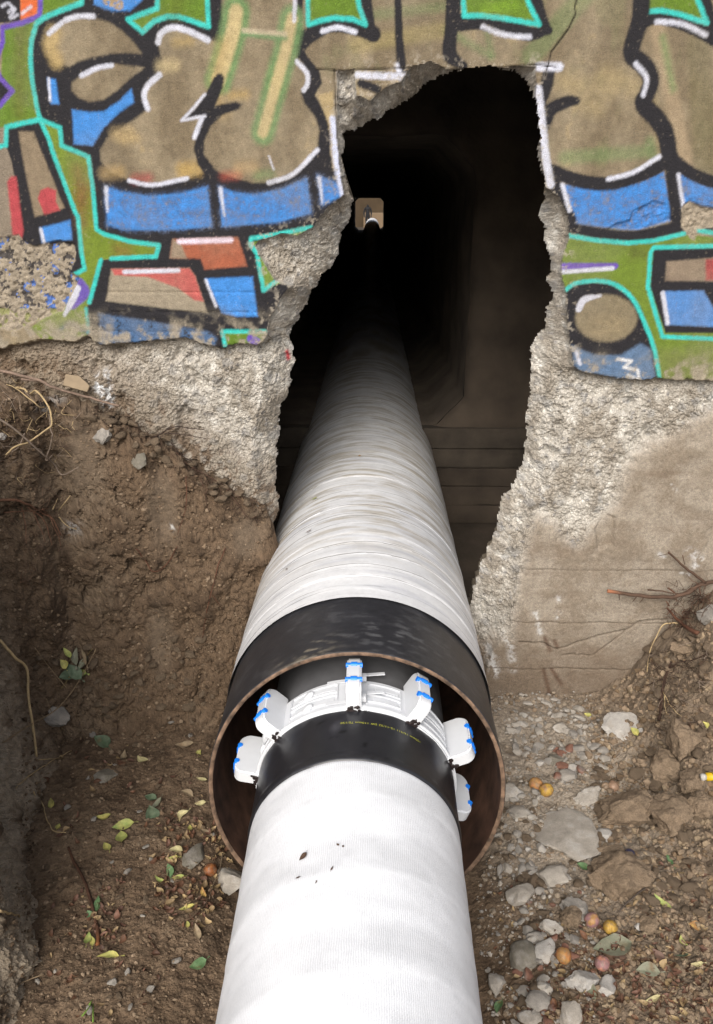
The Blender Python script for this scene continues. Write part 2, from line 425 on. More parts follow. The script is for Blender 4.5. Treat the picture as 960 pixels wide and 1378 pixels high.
# ------------------------------------------------------------------ colours: spray paint
pm = (zs > W(500, 540)[1])
pi = np.flatnonzero(pm)
px_, pz_ = xs[pi] + .0012 * n25[pi], zs[pi] + .0012 * n90[pi]
pn25, pn90, pn8 = n25[pi], n90[pi], n8[pi]
spk = rng.normal(size=len(pi))                              # spray grain
tan1, tan2, tan3 = alb(122, 108, 86), alb(148, 134, 110), alb(174, 154, 114)
nv_ = fbm(np.stack([px_, 0 * px_, pz_ * .6], -1), 9, 5, off=31.)
PC = tan1[None] + (tan2 - tan1)[None] * sstep(-.45, .45, nv_)[:, None]
PC = PC + (tan3 - PC) * (sstep(.35, .9, nv_ + .6 * pn25) * .6)[:, None]
PC = PC + (alb(120, 122, 84) - PC) * (sstep(.2, .7, fbm(np.stack([px_ * 2.2, 0 * px_, pz_], -1), 6, 3, off=77.)) * .35)[:, None]
PC = PC * (1 + .06 * spk * .5)[:, None]
def blend(mask, col, alpha=1.0):
    global PC
    PC = PC + (np.asarray(col)[None] - PC) * (np.clip(mask, 0, 1) * alpha)[:, None]
def bbox(pts, mar):
    a = pts.min(0) - mar; b = pts.max(0) + mar
    return np.flatnonzero((px_ > a[0]) & (px_ < b[0]) & (pz_ > a[1]) & (pz_ < b[1]))
def _soft(sd, soft, k):
    return sstep(soft, -soft, sd + soft * .12 * spk[k])
def fill(pts, col, soft=1.2, alpha=1.0, sm=False, worn=0.0):
    p = WL(pts)
    if sm: p = smooth_line(np.vstack([p, p[:1]]), 5)[:-1]
    k = bbox(p, .03)
    if not len(k): return
    m = _soft(psd(px_[k], pz_[k], p), soft * PX, k) * alpha
    if worn: m = m * sstep(worn - .25, worn + .1, .55 + .35 * pn25[k] + .3 * pn90[k])
    PC[k] = PC[k] + (col[None] - PC[k]) * m[:, None]
def stroke(pts, width, col, soft=1.6, alpha=1.0, sm=True, worn=0.0):
    p = WL(pts); w = np.full(len(p), width) if np.isscalar(width) else np.array(width, float)
    if sm and len(p) > 2:
        q = smooth_line(np.column_stack([p, w]), 5); p, w = q[:, :2], q[:, 2]
    k = bbox(p, .05 + width_max(width) * PX)
    if not len(k): return
    m = _soft(lsd(px_[k], pz_[k], p, w * .5 * PX), soft * PX, k) * alpha
    if worn: m = m * sstep(worn - .25, worn + .1, .55 + .35 * pn25[k] + .3 * pn90[k])
    PC[k] = PC[k] + (col[None] - PC[k]) * m[:, None]
def width_max(w): return float(np.max(w))
BLK, WHT, CYA, GRN, BLU, RED = alb(32, 31, 37), alb(208, 210, 224), alb(58, 196, 188), alb(98, 128, 36), alb(64, 136, 212), alb(176, 70, 76)
PUR, YEL, ORG, GRY, GRP = alb(104, 76, 178), alb(214, 194, 146), alb(214, 104, 56), alb(140, 130, 116), alb(106, 138, 84)

# older layers
for a, b, w_, c, al in (((885, 40), (928, 245), 16, alb(168, 148, 120), .7), ((868, 100), (900, 240), 10, alb(150, 130, 92), .5), ((892, 50), (906, 120), 6, GRP, .7),
                        ((940, 60), (950, 230), 26, alb(112, 104, 74), .6), ((760, 212), (868, 204), 14, GRP, .45), ((715, 75), (790, -10), 22, GRP, .4),
                        ((600, 40), (660, 75), 6, GRP, .5), ((500, 20), (600, 8), 10, GRP, .35), ((480, 60), (600, 40), 16, alb(160, 146, 96), .5), ((655, 40), (662, 75), 6, GRP, .5),
                        ((875, 190), (880, 210), 10, GRP, .5), ((415, 160), (400, 230), 26, GRP, .3)):
    stroke([a, b], w_, c, soft=5, alpha=al)
for q in ((760, 110), (800, 115), (835, 110), (785, 140), (815, 100)):
    stroke([q, (q[0] + 18, q[1] + 6)], 18, alb(166, 148, 108), soft=9, alpha=.55)
fill([(-60, 150), (30, 150), (30, 330), (-60, 330)], alb(136, 124, 110), soft=8, alpha=.8)
# left side ground colours and outer corner
fill([(56, -60), (112, -60), (110, 5), (60, 24), (48, 34), (42, 60), (41, 85), (44, 112), (54, 161), (9, 171), (-80, 180), (-80, 142), (17, 122), (2, 100), (4, 55), (3, 37), (54, 21)], GRN)
stroke([(28, 40), (26, 150)], 14, alb(104, 92, 40), soft=8, alpha=.45)
fill([(-90, -60), (28, -60), (28, 28), (-90, 42)], BLK, worn=.25); fill([(28, -60), (54, -60), (50, 20), (28, 27)], ORG)
fill([(-80, 95), (2, 100), (17, 122), (0, 140), (-80, 145)], BLK, worn=.2)
for a in ([(3, 8), (12, 5), (18, 12)], [(12, 16), (20, 12), (14, 24), (24, 20)], [(30, 18), (42, 9)]): stroke(a, 3, WHT, soft=1.5, alpha=.8, worn=.35)
stroke([(56, -40), (54, 21), (30, 31), (3, 37), (4, 55), (0, 66), (-6, 85), (0, 105), (17, 122), (0, 142), (-20, 150)], 5, PUR, sm=False)
# big black body of the piece
fill([(112, -60), (110, 4), (80, 15), (59, 24), (49, 32), (42, 57), (41, 82), (44, 112), (54, 161), (81, 172), (83, 196), (119, 211), (129, 309), (140, 315), (214, 330), (340, 322), (430, 298),
      (465, 265), (457, 225), (444, 208), (446, 172), (436, 148), (424, 128), (434, 112), (430, 95), (414, 76), (406, 60), (410, -60)], BLK)
fill([(129, 309), (140, 315), (214, 330), (210, 346), (150, 348), (135, 350), (120, 407), (116, 415), (120, 447), (135, 470), (180, 470), (250, 468), (300, 476), (358, 470), (368, 430), (395, 385), (395, 372), (440, 290), (300, 305)], BLK, worn=.12)
fill([(8, 172), (54, 162), (104, 290), (112, 362), (96, 370), (80, 345), (30, 325), (25, 300), (20, 240), (15, 215), (8, 196)], BLK)
# green strip down the left
fill([(54, 162), (81, 172), (83, 196), (119, 211), (129, 309), (140, 315), (175, 325), (214, 330), (210, 346), (150, 348), (135, 350), (120, 407), (116, 415), (118, 452), (60, 458), (40, 442), (70, 420), (98, 385), (100, 370), (113, 362), (110, 340), (104, 290), (90, 250), (65, 185)], alb(112, 132, 40))
for a in ([(105, 230), (112, 300)], [(170, 338), (160, 336)], [(115, 255), (108, 270)]): stroke(a, 14, alb(126, 84, 48), soft=10, alpha=.6)
# green patches at the top
G1 = [(212, -60), (212, 11), (172, 26), (192, 43), (207, 29), (225, 22), (240, 22), (258, 28), (281, 36), (276, -60)]
G2 = [(413, -60), (415, 33), (430, 28), (450, 24), (475, 26), (492, 33), (484, 10), (470, -60)]
G3 = [(620, -60), (625, 21), (650, 21), (680, 25), (726, 33), (712, 5), (690, -60)]
G4 = [(863, -60), (868, 16), (890, 14), (915, 19), (952, 31), (940, 2), (920, -60)]
stroke([(404, 60), (416, 48), (445, 33), (480, 37), (503, 46)], 16, BLK); stroke([(485, -40), (492, 10), (500, 45)], [14, 16, 10], BLK)
stroke([(618, 30), (650, 30), (690, 38), (715, 46), (740, 40)], [18, 15, 15, 14, 6], BLK); stroke([(712, -40), (724, 10), (738, 42)], [14, 14, 8], BLK)
stroke([(613, -40), (611, 0), (607, 45), (606, 74), (625, 89)], [17, 17, 15, 16, 8], BLK)
stroke([(862, 30), (885, 22), (912, 28), (940, 40), (962, 52)], 15, BLK); stroke([(938, -40), (950, 5), (962, 42)], [12, 13, 8], BLK)
stroke([(535, -40), (537, 40), (541, 96)], [8, 9, 11], BLK)
for g in (G1, G2, G3, G4):
    fill(g, GRN); stroke(g, 5, CYA, sm=False)
stroke([(240, -10), (235, 12)], 20, alb(96, 104, 34), soft=9, alpha=.5); stroke([(690, 8), (655, 12)], 9, alb(130, 170, 40), soft=5, alpha=.5)
# cyan outlines
for l in ([(112, -60), (110, 4), (80, 15), (59, 24), (49, 32), (42, 57), (41, 82), (44, 112), (49, 140), (54, 161)], [(54, 161), (30, 166), (9, 171), (8, 195), (-10, 200)],
          [(54, 161), (81, 172), (83, 196), (119, 211), (124, 245), (130, 309), (140, 315), (175, 325), (214, 330), (210, 345), (150, 348)], [(136, 350), (128, 380), (120, 407)],
          [(54, 161), (65, 185), (75, 215), (92, 260), (102, 287), (105, 291), (110, 340), (114, 362), (100, 370)]):
    stroke(l, 5, CYA, sm=False, worn=.08)
stroke([(116, 415), (119, 447)], 4, CYA, worn=.45); stroke([(70, 382), (67, 405), (40, 425), (12, 438)], 5, CYA, worn=.5)
# tan letter bodies
def tanfill(p, sm=True):
    k_ = WL(p); k_ = smooth_line(np.vstack([k_, k_[:1]]), 4)[:-1] if sm else k_
    k = bbox(k_, .03); m = _soft(psd(px_[k], pz_[k], k_), 2.2 * PX, k)
    PC[k] = PC[k] + (TAN[k] - PC[k]) * m[:, None]
TAN = tan1[None] + (tan2 - tan1)[None] * sstep(-.45, .45, nv_)[:, None]
TAN = TAN + (tan3 - TAN) * (sstep(.45, .95, nv_ + .6 * pn25) * .6)[:, None]
TAN = TAN * (1 + .03 * spk)[:, None]
LOBE1 = [(66, 45), (75, 35), (87, 29), (107, 24), (127, 24), (147, 30), (165, 42), (180, 57), (191, 72), (175, 71), (150, 72), (125, 77), (107, 82), (94, 90), (77, 86), (66, 77), (62, 60)]
LOBE2 = [(97, 112), (110, 101), (130, 91), (155, 86), (194, 91), (175, 105), (160, 120), (140, 134), (120, 137), (105, 131), (97, 122)]
BODY = [(213, 55), (217, 44), (232, 37), (252, 42), (279, 54), (300, 55), (300, 26), (297, -60), (399, -60), (395, 26), (391, 70), (404, 82), (414, 99), (414, 117), (405, 125), (410, 140), (424, 157), (430, 175), (427, 198),
        (416, 213), (398, 230), (387, 235), (363, 245), (340, 246), (317, 240), (296, 232), (284, 224), (273, 232), (252, 240), (225, 246), (200, 247), (172, 242), (150, 232), (136, 217), (135, 202), (145, 185), (165, 172),
        (185, 158), (200, 146), (195, 127), (200, 112), (215, 100), (221, 92), (215, 67)]
tanfill(LOBE1, False); tanfill(LOBE2, False); tanfill(BODY, False)
stroke([(72, 45), (68, 62), (76, 82)], 16, alb(190, 164, 108), soft=5, alpha=.7)
fill([(428, 128), (448, 122), (452, 185), (446, 188), (440, 160)], tan3, soft=2); 
fill([(447, 208), (455, 205), (458, 236), (448, 226)], tan3, soft=2)
for q, c, w_ in (((225, 88), YEL, 12), ((150, 232), alb(180, 150, 96), 14), ((255, 228), alb(196, 160, 80), 16), ((190, 240), RED, 9), ((310, 236), alb(176, 78, 60), 9), ((165, 180), alb(180, 156, 110), 14), ((175, 188), alb(180, 156, 110), 8),
                 ((355, 235), GRP, 10), ((245, 56), alb(176, 150, 90), 10), ((330, 225), alb(176, 150, 110), 14), ((320, 128), alb(190, 160, 96), 8)):
    stroke([(q[0] - 8, q[1] + 1), q, (q[0] + 10, q[1] - 1)], w_, c, soft=6, alpha=.55)
# pale strokes with a green edge
for l, w_ in (([(318, 16), (312, 50), (294, 108)], 18), ([(393, 26), (384, 70), (370, 120), (354, 178)], 15)):
    stroke(l, w_ + 12, alb(104, 142, 88), soft=4, alpha=.85); stroke(l, w_ - 3, alb(196, 176, 130), soft=3, alpha=.95)
stroke([(328, 45), (384, 51)], 6, alb(96, 140, 90), soft=2.5, alpha=.8); stroke([(328, 41), (384, 46)], 5, alb(190, 176, 150), soft=2, alpha=.8)
stroke([(300, 60), (290, 110), (300, 150)], 14, alb(178, 150, 96), soft=8, alpha=.45)
# inner spike
fill([(288, 104), (293, 99), (299, 99), (302, 105), (300, 118), (290, 142), (318, 137), (326, 140), (322, 147), (300, 155), (283, 170), (275, 190), (275, 208), (287, 224), (278, 238), (266, 222), (261, 200), (264, 180), (272, 160), (277, 155), (247, 160), (262, 147), (275, 130)], BLK, soft=1.8)
stroke([(276, 127), (260, 146), (245, 162), (276, 156)], 3, WHT, sm=False); stroke([(271, 161), (262, 185)], 5, WHT)
for l, w_ in (([(213, 57), (217, 45), (232, 37), (252, 41), (280, 54)], 6), ([(215, 101), (200, 114), (194, 128), (199, 146)], 6), ([(174, 243), (205, 249), (252, 240)], 4.5), ([(362, 246), (395, 234), (427, 202)], 5),
              ([(399, -40), (396, 28)], 4), ([(400, 83), (413, 98), (414, 112), (409, 121)], 5), ([(66, 45), (83, 31)], 5), ([(88, 27), (105, 22), (126, 22)], 5), ([(110, 102), (130, 92), (150, 88)], 5), ([(434, 42), (455, 37), (478, 43)], 5),
              ([(362, 210), (369, 228)], 1.5)):
    stroke(l, w_, WHT, worn=.06)
# blue faces
fill([(64, 105), (75, 107), (80, 140), (69, 140)], BLU, soft=2); stroke([(66, 106), (68, 135)], 3, WHT)
fill([(97, 147), (120, 151), (140, 150), (162, 135), (177, 119), (180, 138), (160, 152), (140, 172), (125, 196), (100, 194)], BLU, soft=2, worn=.05)
fill([(124, -50), (127, 6), (150, 15), (175, 14), (192, 0), (195, -50)], BLU, soft=2); stroke([(145, 0), (160, 6)], 10, alb(176, 150, 110), worn=.5)
def blue(p, hl):
    fill(p, BLU, soft=2.2, sm=False); fill(p, alb(112, 134, 156), soft=6, alpha=.6, worn=.6); fill(p, alb(44, 104, 184), soft=6, alpha=.5, worn=.55); fill(p, alb(122, 116, 108), soft=3, alpha=.5, worn=.8)
    if hl: stroke(hl, [5, 4, 2][:len(hl)] if len(hl) == 3 else [5, 2], WHT, soft=2, alpha=.9)
blue([(142, 251), (165, 258), (200, 264), (245, 260), (279, 251), (285, 305), (240, 309), (200, 310), (165, 309), (145, 303)], [(143, 253), (145, 284)])
blue([(295, 251), (317, 259), (340, 262), (375, 256), (413, 240), (419, 287), (375, 299), (299, 305)], [(297, 254), (302, 290)])
blue([(427, 236), (451, 245), (466, 262), (433, 276)], [(430, 240), (434, 272)])
stroke([(448, 160), (454, 220), (463, 262)], [7, 8, 9], alb(206, 212, 236), soft=2.5, worn=.05)
blue([(757, 249), (785, 251), (825, 252), (860, 246), (893, 231), (905, 295), (860, 309), (820, 306), (770, 302), (766, 285)], None)
blue([(912, 232), (935, 242), (965, 251), (1020, 256), (1020, 290), (960, 281), (930, 273), (918, 280)], None)
# panels, left
fill([(25, 177), (45, 177), (87, 280), (47, 292), (32, 220)], alb(138, 122, 100), soft=2)
fill([(51, 267), (55, 256), (65, 252), (76, 256), (76, 272), (81, 283), (60, 289)], RED, soft=1.5); fill([(10, 245), (15, 237), (22, 238), (32, 310), (28, 330), (18, 327)], RED, soft=2)
fill([(54, 307), (95, 296), (97, 322), (57, 330)], BLU, soft=2); stroke([(55, 309), (60, 328)], 4, WHT)
fill([(229, 347), (233, 322), (320, 319), (333, 358), (276, 363), (270, 348)], alb(164, 92, 66), soft=2); fill([(229, 347), (233, 322), (244, 328), (252, 348)], alb(150, 132, 112), soft=2)
stroke([(242, 325), (311, 323)], 6, alb(232, 214, 230), soft=2)
fill([(150, 362), (255, 361), (263, 372), (279, 421), (200, 412), (143, 405)], alb(158, 146, 126), soft=2)
fill([(150, 362), (255, 361), (263, 372), (274, 406), (262, 404), (240, 388), (200, 373), (154, 370)], alb(188, 84, 82), soft=1.6, alpha=.92); stroke([(168, 366), (240, 364)], 5, WHT, worn=.1)
fill([(276, 375), (340, 372), (347, 426), (317, 426), (299, 421)], BLU, soft=2); stroke([(277, 377), (291, 412)], 3.5, WHT)
fill([(133, 422), (200, 432), (280, 446), (292, 455), (287, 470), (135, 470)], alb(70, 104, 146), soft=3, worn=.4)
fill([(300, 446), (357, 446), (356, 462), (304, 464)], GRN); stroke([(357, 446), (300, 446), (303, 464), (304, 480)], 5, CYA, sm=False); stroke([(338, 456), (345, 460)], 11, PUR)
fill([(340, 326), (419, 308), (430, 330), (380, 380), (356, 390), (347, 343)], alb(112, 140, 44)); stroke([(420, 306), (369, 316), (338, 321), (338, 330), (346, 341), (355, 391), (372, 378)], 5, CYA, sm=False)
stroke([(108, 381), (114, 394), (97, 410)], 12, PUR, soft=2, alpha=.9); stroke([(104, 388), (97, 405), (87, 424)], [9, 8, 4], WHT)
stroke([(80, 445), (95, 436), (110, 444), (118, 447)], 6, PUR, soft=4, alpha=.35)
# right of the hole
for l, w_ in (([(864, -40), (862, 20), (852, 58), (851, 74), (868, 90), (876, 108), (871, 126), (866, 140), (884, 160), (896, 180), (900, 205), (902, 216)], 19),
              ([(902, 214), (880, 228), (850, 240), (820, 247), (782, 244), (742, 230)], 15), ([(902, 212), (905, 232), (912, 292)], 16), ([(904, 214), (932, 234), (965, 246), (1020, 252)], 14),
              ([(765, 305), (795, 312), (845, 319), (882, 313), (915, 306), (965, 306)], [12, 13, 14, 14, 13, 10]), ([(742, 232), (752, 262), (768, 296)], 14)):
    stroke(l, w_, BLK, soft=2)
stroke([(739, 96), (735, 118), (728, 140)], [13, 14, 10], BLK, soft=2); stroke([(730, 164), (742, 147), (764, 137), (776, 136)], [22, 15, 13, 9], BLK, soft=2)
for l, w_ in (([(757, 249), (767, 283)], 5), ([(913, 235), (920, 278)], 4), ([(856, 86), (870, 105), (866, 128)], 5), ([(819, 241), (852, 232), (887, 211)], 5), ([(724, 120), (730, 170), (735, 215), (741, 248)], 9), ([(725, 90), (753, 90)], 9),
              ([(650, 36), (680, 47), (713, 50)], 5), ([(884, 29), (918, 32), (950, 47)], 5), ([(480, 101), (545, 103)], 7), ([(534, 88), (541, 106)], 5)):
    stroke(l, w_, WHT, soft=2)
stroke([(486, 112), (508, 120)], 9, BLK, soft=2)
fill([(758, 320), (845, 329), (880, 326), (925, 316), (1020, 325), (1020, 530), (889, 530), (882, 475), (870, 440), (850, 400), (820, 381), (780, 380), (762, 390), (750, 375), (750, 350)], alb(108, 130, 42))
fill([(840, 330), (870, 330), (875, 345), (850, 350)], alb(90, 96, 40), soft=8, alpha=.7)
fill([(762, 390), (780, 380), (820, 381), (850, 400), (870, 440), (882, 475), (889, 530), (760, 520)], BLK)
fill([(770, 465), (800, 478), (835, 478), (862, 462), (876, 470), (884, 520), (840, 520), (790, 515), (773, 490)], alb(92, 118, 150), soft=3, worn=.2)
th_ = np.linspace(0, 2 * np.pi, 28, endpoint=False)
fill([(816 + 42 * math.cos(a), 428 + 32 * math.sin(a)) for a in th_], alb(130, 118, 94), soft=3); fill([(815 + 30 * math.cos(a), 440 + 16 * math.sin(a)) for a in th_], alb(150, 134, 104), soft=8, alpha=.5)
stroke([(779, 416), (787, 403), (808, 398)], [7, 8, 3], WHT); stroke([(776, 474), (781, 490)], 4, WHT, worn=.4)
stroke([(832, 483), (850, 486), (840, 494), (858, 498), (860, 511), (846, 505)], 4, alb(214, 214, 216), sm=False, worn=.3)
stroke([(758, 392), (780, 380), (820, 380), (850, 400), (870, 440), (882, 475), (888, 512)], 5, CYA)
fill([(880, 334), (1020, 332), (1020, 448), (896, 448), (875, 387)], BLK)
fill([(897, 352), (960, 347), (1020, 346), (1020, 378), (895, 378)], alb(140, 124, 106), soft=2); fill([(950, 349), (972, 348), (972, 377), (950, 377)], alb(160, 70, 70), soft=2)
fill([(891, 392), (947, 391), (962, 418), (966, 440), (897, 437)], alb(84, 136, 200), soft=2); stroke([(892, 394), (899, 435)], 5, WHT)
for l in ([(764, 317), (807, 324), (845, 327), (880, 324), (922, 314)], [(939, 310), (965, 314), (1020, 316)], [(1020, 330), (960, 331), (880, 333), (876, 340), (872, 387), (892, 453), (960, 456), (1020, 456)]):
    stroke(l, 5, CYA, sm=False)
stroke([(758, 359), (828, 358)], [9, 7], PUR); stroke([(758, 366), (824, 361)], 5, WHT)
fill([(889, 470), (1020, 470), (1020, 535), (889, 530)], alb(120, 118, 72), soft=14, alpha=.45)
# wear: black overspray specks, pale scuffs, dirt
PC = PC * (1 - .10 * sstep(.25, .7, fbm(np.stack([px_, 0 * px_, pz_], -1), 18, 4, off=51.)))[:, None]
lum_ = PC.mean(1); fadew = sstep(.01, .06, lum_) * (.05 + .18) * sstep(-.2, .6, fbm(np.stack([px_, 0 * px_, pz_], -1), 5, 5, off=91.)) + .02
PC = PC + (alb(136, 126, 108)[None] - PC) * fadew[:, None]
sc = (sstep(.5, .8, pn90 + .35 * pn25 + .25 * pn8) * .5) + .6 * sstep(.7, .9, fbm(np.stack([px_ * .6, 0 * px_, pz_], -1), 40, 3, off=21.))
sc = np.clip(sc + .08 * (spk > 2.3), 0, 1)
PC = PC + (alb(160, 148, 128)[None] - PC) * (sc * .5)[:, None]
lowl = sstep(.10, -.02, pz_ - np.where(px_ < .3, W(200, 445)[1], W(880, 500)[1])) * sstep(-.3, .3, pn25 + pn8)
PC = PC + (alb(150, 140, 122)[None] - PC) * (lowl * .75)[:, None]
flk = sstep(.14, .0, sd_rough[pi]) * sstep(.05, .35, pn25 + .7 * pn90 + .6 * pn8 - .45 * sstep(.0, .12, sd_rough[pi]))
PC = PC + (alb(158, 147, 130)[None] * (1 + .2 * pn90)[:, None] - PC) * (.85 * flk)[:, None]
flk2 = sstep(.05, .0, -sd_b[pi] * 0 + np.maximum(sd_b[pi], 0)) * sstep(.15, .5, pn25 + .7 * pn90)
PC = PC + (alb(176, 166, 150)[None] - PC) * (.7 * flk2)[:, None]
# crack stays dark with dirt
ck = np.clip(crack_t[pi] / .008, 0, 1) + np.clip(saw[pi] / .006, 0, 1) * .8
PC = PC + (alb(40, 34, 30)[None] - PC) * np.clip(ck, 0, 1)[:, None]
# where the paint has flaked: bare concrete with remnants
rem = sstep(.0, .25, pn25 + .5 * pn90 - .05)
lowchip = chip[pi]
remc = np.where((fbm(np.stack([px_, 0 * px_, pz_], -1), 14, 2, off=3.) > .1)[:, None], alb(60, 110, 190)[None], alb(50, 48, 54)[None])
bare = alb(160, 148, 130)[None] * (1 + .25 * pn90)[:, None]
inL = (px_ < 0)
greenish = np.where((pz_ < W(60, 415)[1])[:, None], alb(140, 142, 88)[None], remc)
chipc = np.where((inL & (rem > .5))[:, None], bare + (greenish - bare) * .85, bare)
PC = PC * (1 - lowchip)[:, None] + chipc * lowchip[:, None]
painted_w = (1 - rough) * (1 - foot) * (1 - rim)
pw = painted_w[pi][:, None]
C[pi] = C[pi] * (1 - pw) + PC * pw
# a little paint straying over the edge of the break on the rough band
C = np.clip(C, .004, .92)
CV = np.zeros((nu * nv, 3)); CV[idx] = C

# ------------------------------------------------------------------ split into parts
F = grid_faces(nu, nv)
kf = keepv[F].all(1)
reg = np.zeros(nu * nv, np.int8)                            # 0 painted, 1 break, 2 rough, 3 footing
rr_ = np.zeros(len(idx), np.int8)
rr_[foot > .3] = 3; rr_[rough > .5] = 2; rr_[(inb > .002) & (rough < .5)] = 1
reg[idx] = rr_
F = F[kf]
fr = reg[F[:, 0]]
wall = thing('concrete_wall', 'graffiti-covered concrete wall with a large ragged hole broken through it', 'wall', loc=(0, YW, 0))
wall_shift = np.array([0, YW, 0])
for k, nm, mt, lab in ((0, 'painted_plaster', M_PAINT, 'plaster sprayed with bubble letters in black, brown, blue, green and turquoise'), (1, 'broken_edge', M_CONC, 'jagged pale edge of the hole'),
                       (2, 'rough_concrete', M_CONC, 'band of rough exposed aggregate'), (3, 'footing', M_CONC, 'smooth brownish footing with board marks and cracks')):
    Fk = F[fr == k]
    if not len(Fk): continue
    Vk, Fk, Ck = compact(V, Fk, CV)
    o = link(nm, mesh_np(nm, Vk - wall_shift, Fk, col=Ck, smooth=k in (0, 3)), mt, wall, label=lab)
# the side of the hole: boundary of the kept faces swept back through the wall's thickness
E_ = np.concatenate([F[:, [0, 1]], F[:, [1, 2]], F[:, [2, 3]], F[:, [3, 0]]])
key = np.sort(E_, 1); code = key[:, 0].astype(np.int64) * (nu * nv) + key[:, 1]
uq, inv, cnt = np.unique(code, return_inverse=True, return_counts=True)
be = E_[cnt[inv] == 1]
hd = np.full(nu * nv, 9.0); hd[idx] = np.abs(sd_h)
be = be[(hd[be] < .03).all(1)]
uv_, ui = np.unique(be.ravel(), return_inverse=True); ui = ui.reshape(-1, 2)
B0 = V[uv_]; cen = np.array([.15, 0, 1.3])
out = B0 - cen; out[:, 1] = 0; out /= np.linalg.norm(out, axis=1)[:, None]
nb = len(B0); rings = [B0]
jit = fbm(B0, 30, 3)
for k, (dy, ex) in enumerate(((.012, .02), (.07, .06), (.17, .09), (.27, .11))):
    rings.append(B0 + np.array([0, 1, 0]) * dy + out * (ex + .012 * fbm(B0 + k, 28, 3))[:, None])
Vs = np.concatenate(rings)
Fs = np.concatenate([np.stack([ui[:, 1] + k * nb, ui[:, 0] + k * nb, ui[:, 0] + (k + 1) * nb, ui[:, 1] + (k + 1) * nb], -1) for k in range(4)])
link('hole_side', mesh_np('hole_side', Vs - wall_shift, Fs, col=np.tile(alb(150, 138, 120), (len(Vs), 1)) * (1 + .2 * fbm(Vs, 40, 3))[:, None]), M_CONC, wall)

# ================================================================== THE CULVERT BEHIND THE WALL
YP = 4.6                                                   # face of the inner portal
cul = thing('culvert', 'dark concrete culvert running straight back behind the broken hole', 'culvert', loc=(0, YP, 0))
def quad_obj(name, polys, mat, parent, off=(0, 0, 0), **kw):
    bm = bmesh.new()
    for p in polys: bm.faces.new([bm.verts.new(Vector(q) - Vector(off)) for q in p])
    bmesh.ops.remove_doubles(bm, verts=bm.verts[:], dist=1e-5)
    bmesh.ops.recalc_face_normals(bm, faces=bm.faces[:])
    return bm_obj(name, bm, mat, parent, smooth=False, **kw)
cx0, cx1, cz1, cy0 = -1.35, 1.75, 2.85, YW + .20
O = (0, YP, 0)
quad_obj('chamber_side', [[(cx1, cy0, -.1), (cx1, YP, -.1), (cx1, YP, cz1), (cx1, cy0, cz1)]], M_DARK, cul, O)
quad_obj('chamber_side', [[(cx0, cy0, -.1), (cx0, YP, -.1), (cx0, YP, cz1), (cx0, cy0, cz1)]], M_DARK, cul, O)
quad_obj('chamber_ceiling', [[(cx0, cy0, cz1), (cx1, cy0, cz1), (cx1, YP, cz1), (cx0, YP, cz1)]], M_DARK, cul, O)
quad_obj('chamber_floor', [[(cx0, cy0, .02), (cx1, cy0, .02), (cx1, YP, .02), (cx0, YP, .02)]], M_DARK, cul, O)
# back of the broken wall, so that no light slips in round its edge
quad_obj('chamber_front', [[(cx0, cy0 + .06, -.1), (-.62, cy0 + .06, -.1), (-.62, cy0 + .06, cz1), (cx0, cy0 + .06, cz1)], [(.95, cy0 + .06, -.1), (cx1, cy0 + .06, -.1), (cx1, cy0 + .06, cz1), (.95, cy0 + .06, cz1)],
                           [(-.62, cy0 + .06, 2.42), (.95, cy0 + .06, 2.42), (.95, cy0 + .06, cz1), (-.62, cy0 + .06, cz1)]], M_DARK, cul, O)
ox0, ox1, oz0, oz1, ch = -.92, .55, .63, 2.2, .17
octo = [(ox0 + ch, oz0), (ox1 - ch, oz0), (ox1, oz0 + ch), (ox1, oz1 - ch), (ox1 - ch, oz1), (ox0 + ch, oz1), (ox0, oz1 - ch), (ox0, oz0 + ch)]
M_FRAME = plain_mat('dark_course_concrete', (.055, .044, .033), rough=.9, var=.4, vscale=6, bump=.6, bscale=40, bdist=.01)  # even dark brown for the upper board courses
pc_x, pc_z = (ox0 + ox1) / 2, (oz0 + oz1) / 2
aa = np.linspace(0, 2 * np.pi, 161)[:-1] + .01
def ray_poly(poly):
    out = []
    for a in aa:
        dx, dz = math.cos(a), math.sin(a); best = 9
        for k in range(len(poly)):
            x0, z0 = poly[k][0] - pc_x, poly[k][1] - pc_z; x1, z1 = poly[(k + 1) % len(poly)][0] - pc_x, poly[(k + 1) % len(poly)][1] - pc_z
            den = dx * (z1 - z0) - dz * (x1 - x0)
            if abs(den) < 1e-9: continue
            t_ = (x0 * (z1 - z0) - z0 * (x1 - x0)) / den; u_ = (x0 * dz - z0 * dx) / den
            if t_ > 0 and -1e-6 <= u_ <= 1 + 1e-6: best = min(best, t_)
        out.append(best)
    return np.array(out)
r_in, r_out = ray_poly(octo), ray_poly([(cx0, -.05), (cx1, -.05), (cx1, cz1), (cx0, cz1)])
def portal_grid(rs, ysv):
    k = len(ysv); R_ = np.stack(rs); Yv = np.stack(ysv)
    Vp = np.stack([pc_x + R_ * np.cos(aa)[None], Yv, pc_z + R_ * np.sin(aa)[None]], -1).reshape(-1, 3)
    i_ = np.arange(k * len(aa)).reshape(k, len(aa)); return Vp, np.stack([i_[:-1], np.roll(i_, -1, 1)[:-1], np.roll(i_, -1, 1)[1:], i_[1:]], -1).reshape(-1, 4)
tt_ = np.concatenate([[0, .01, .025, .05, .09], np.linspace(.14, 1, 16)])
Vp, Fp = portal_grid([r_in + (r_out - r_in) * t_ for t_ in tt_], [np.full(len(aa), YP + .05 * math.exp(-t_ / .02)) for t_ in tt_])
Vp[:, 1] += .025 * fbm(Vp, 3, 4) + .008 * fbm(Vp, 14, 3); Vp[:, 0] += .012 * fbm(Vp, 5, 3, off=3.); Vp[:, 2] += .012 * fbm(Vp, 5, 3, off=8.)
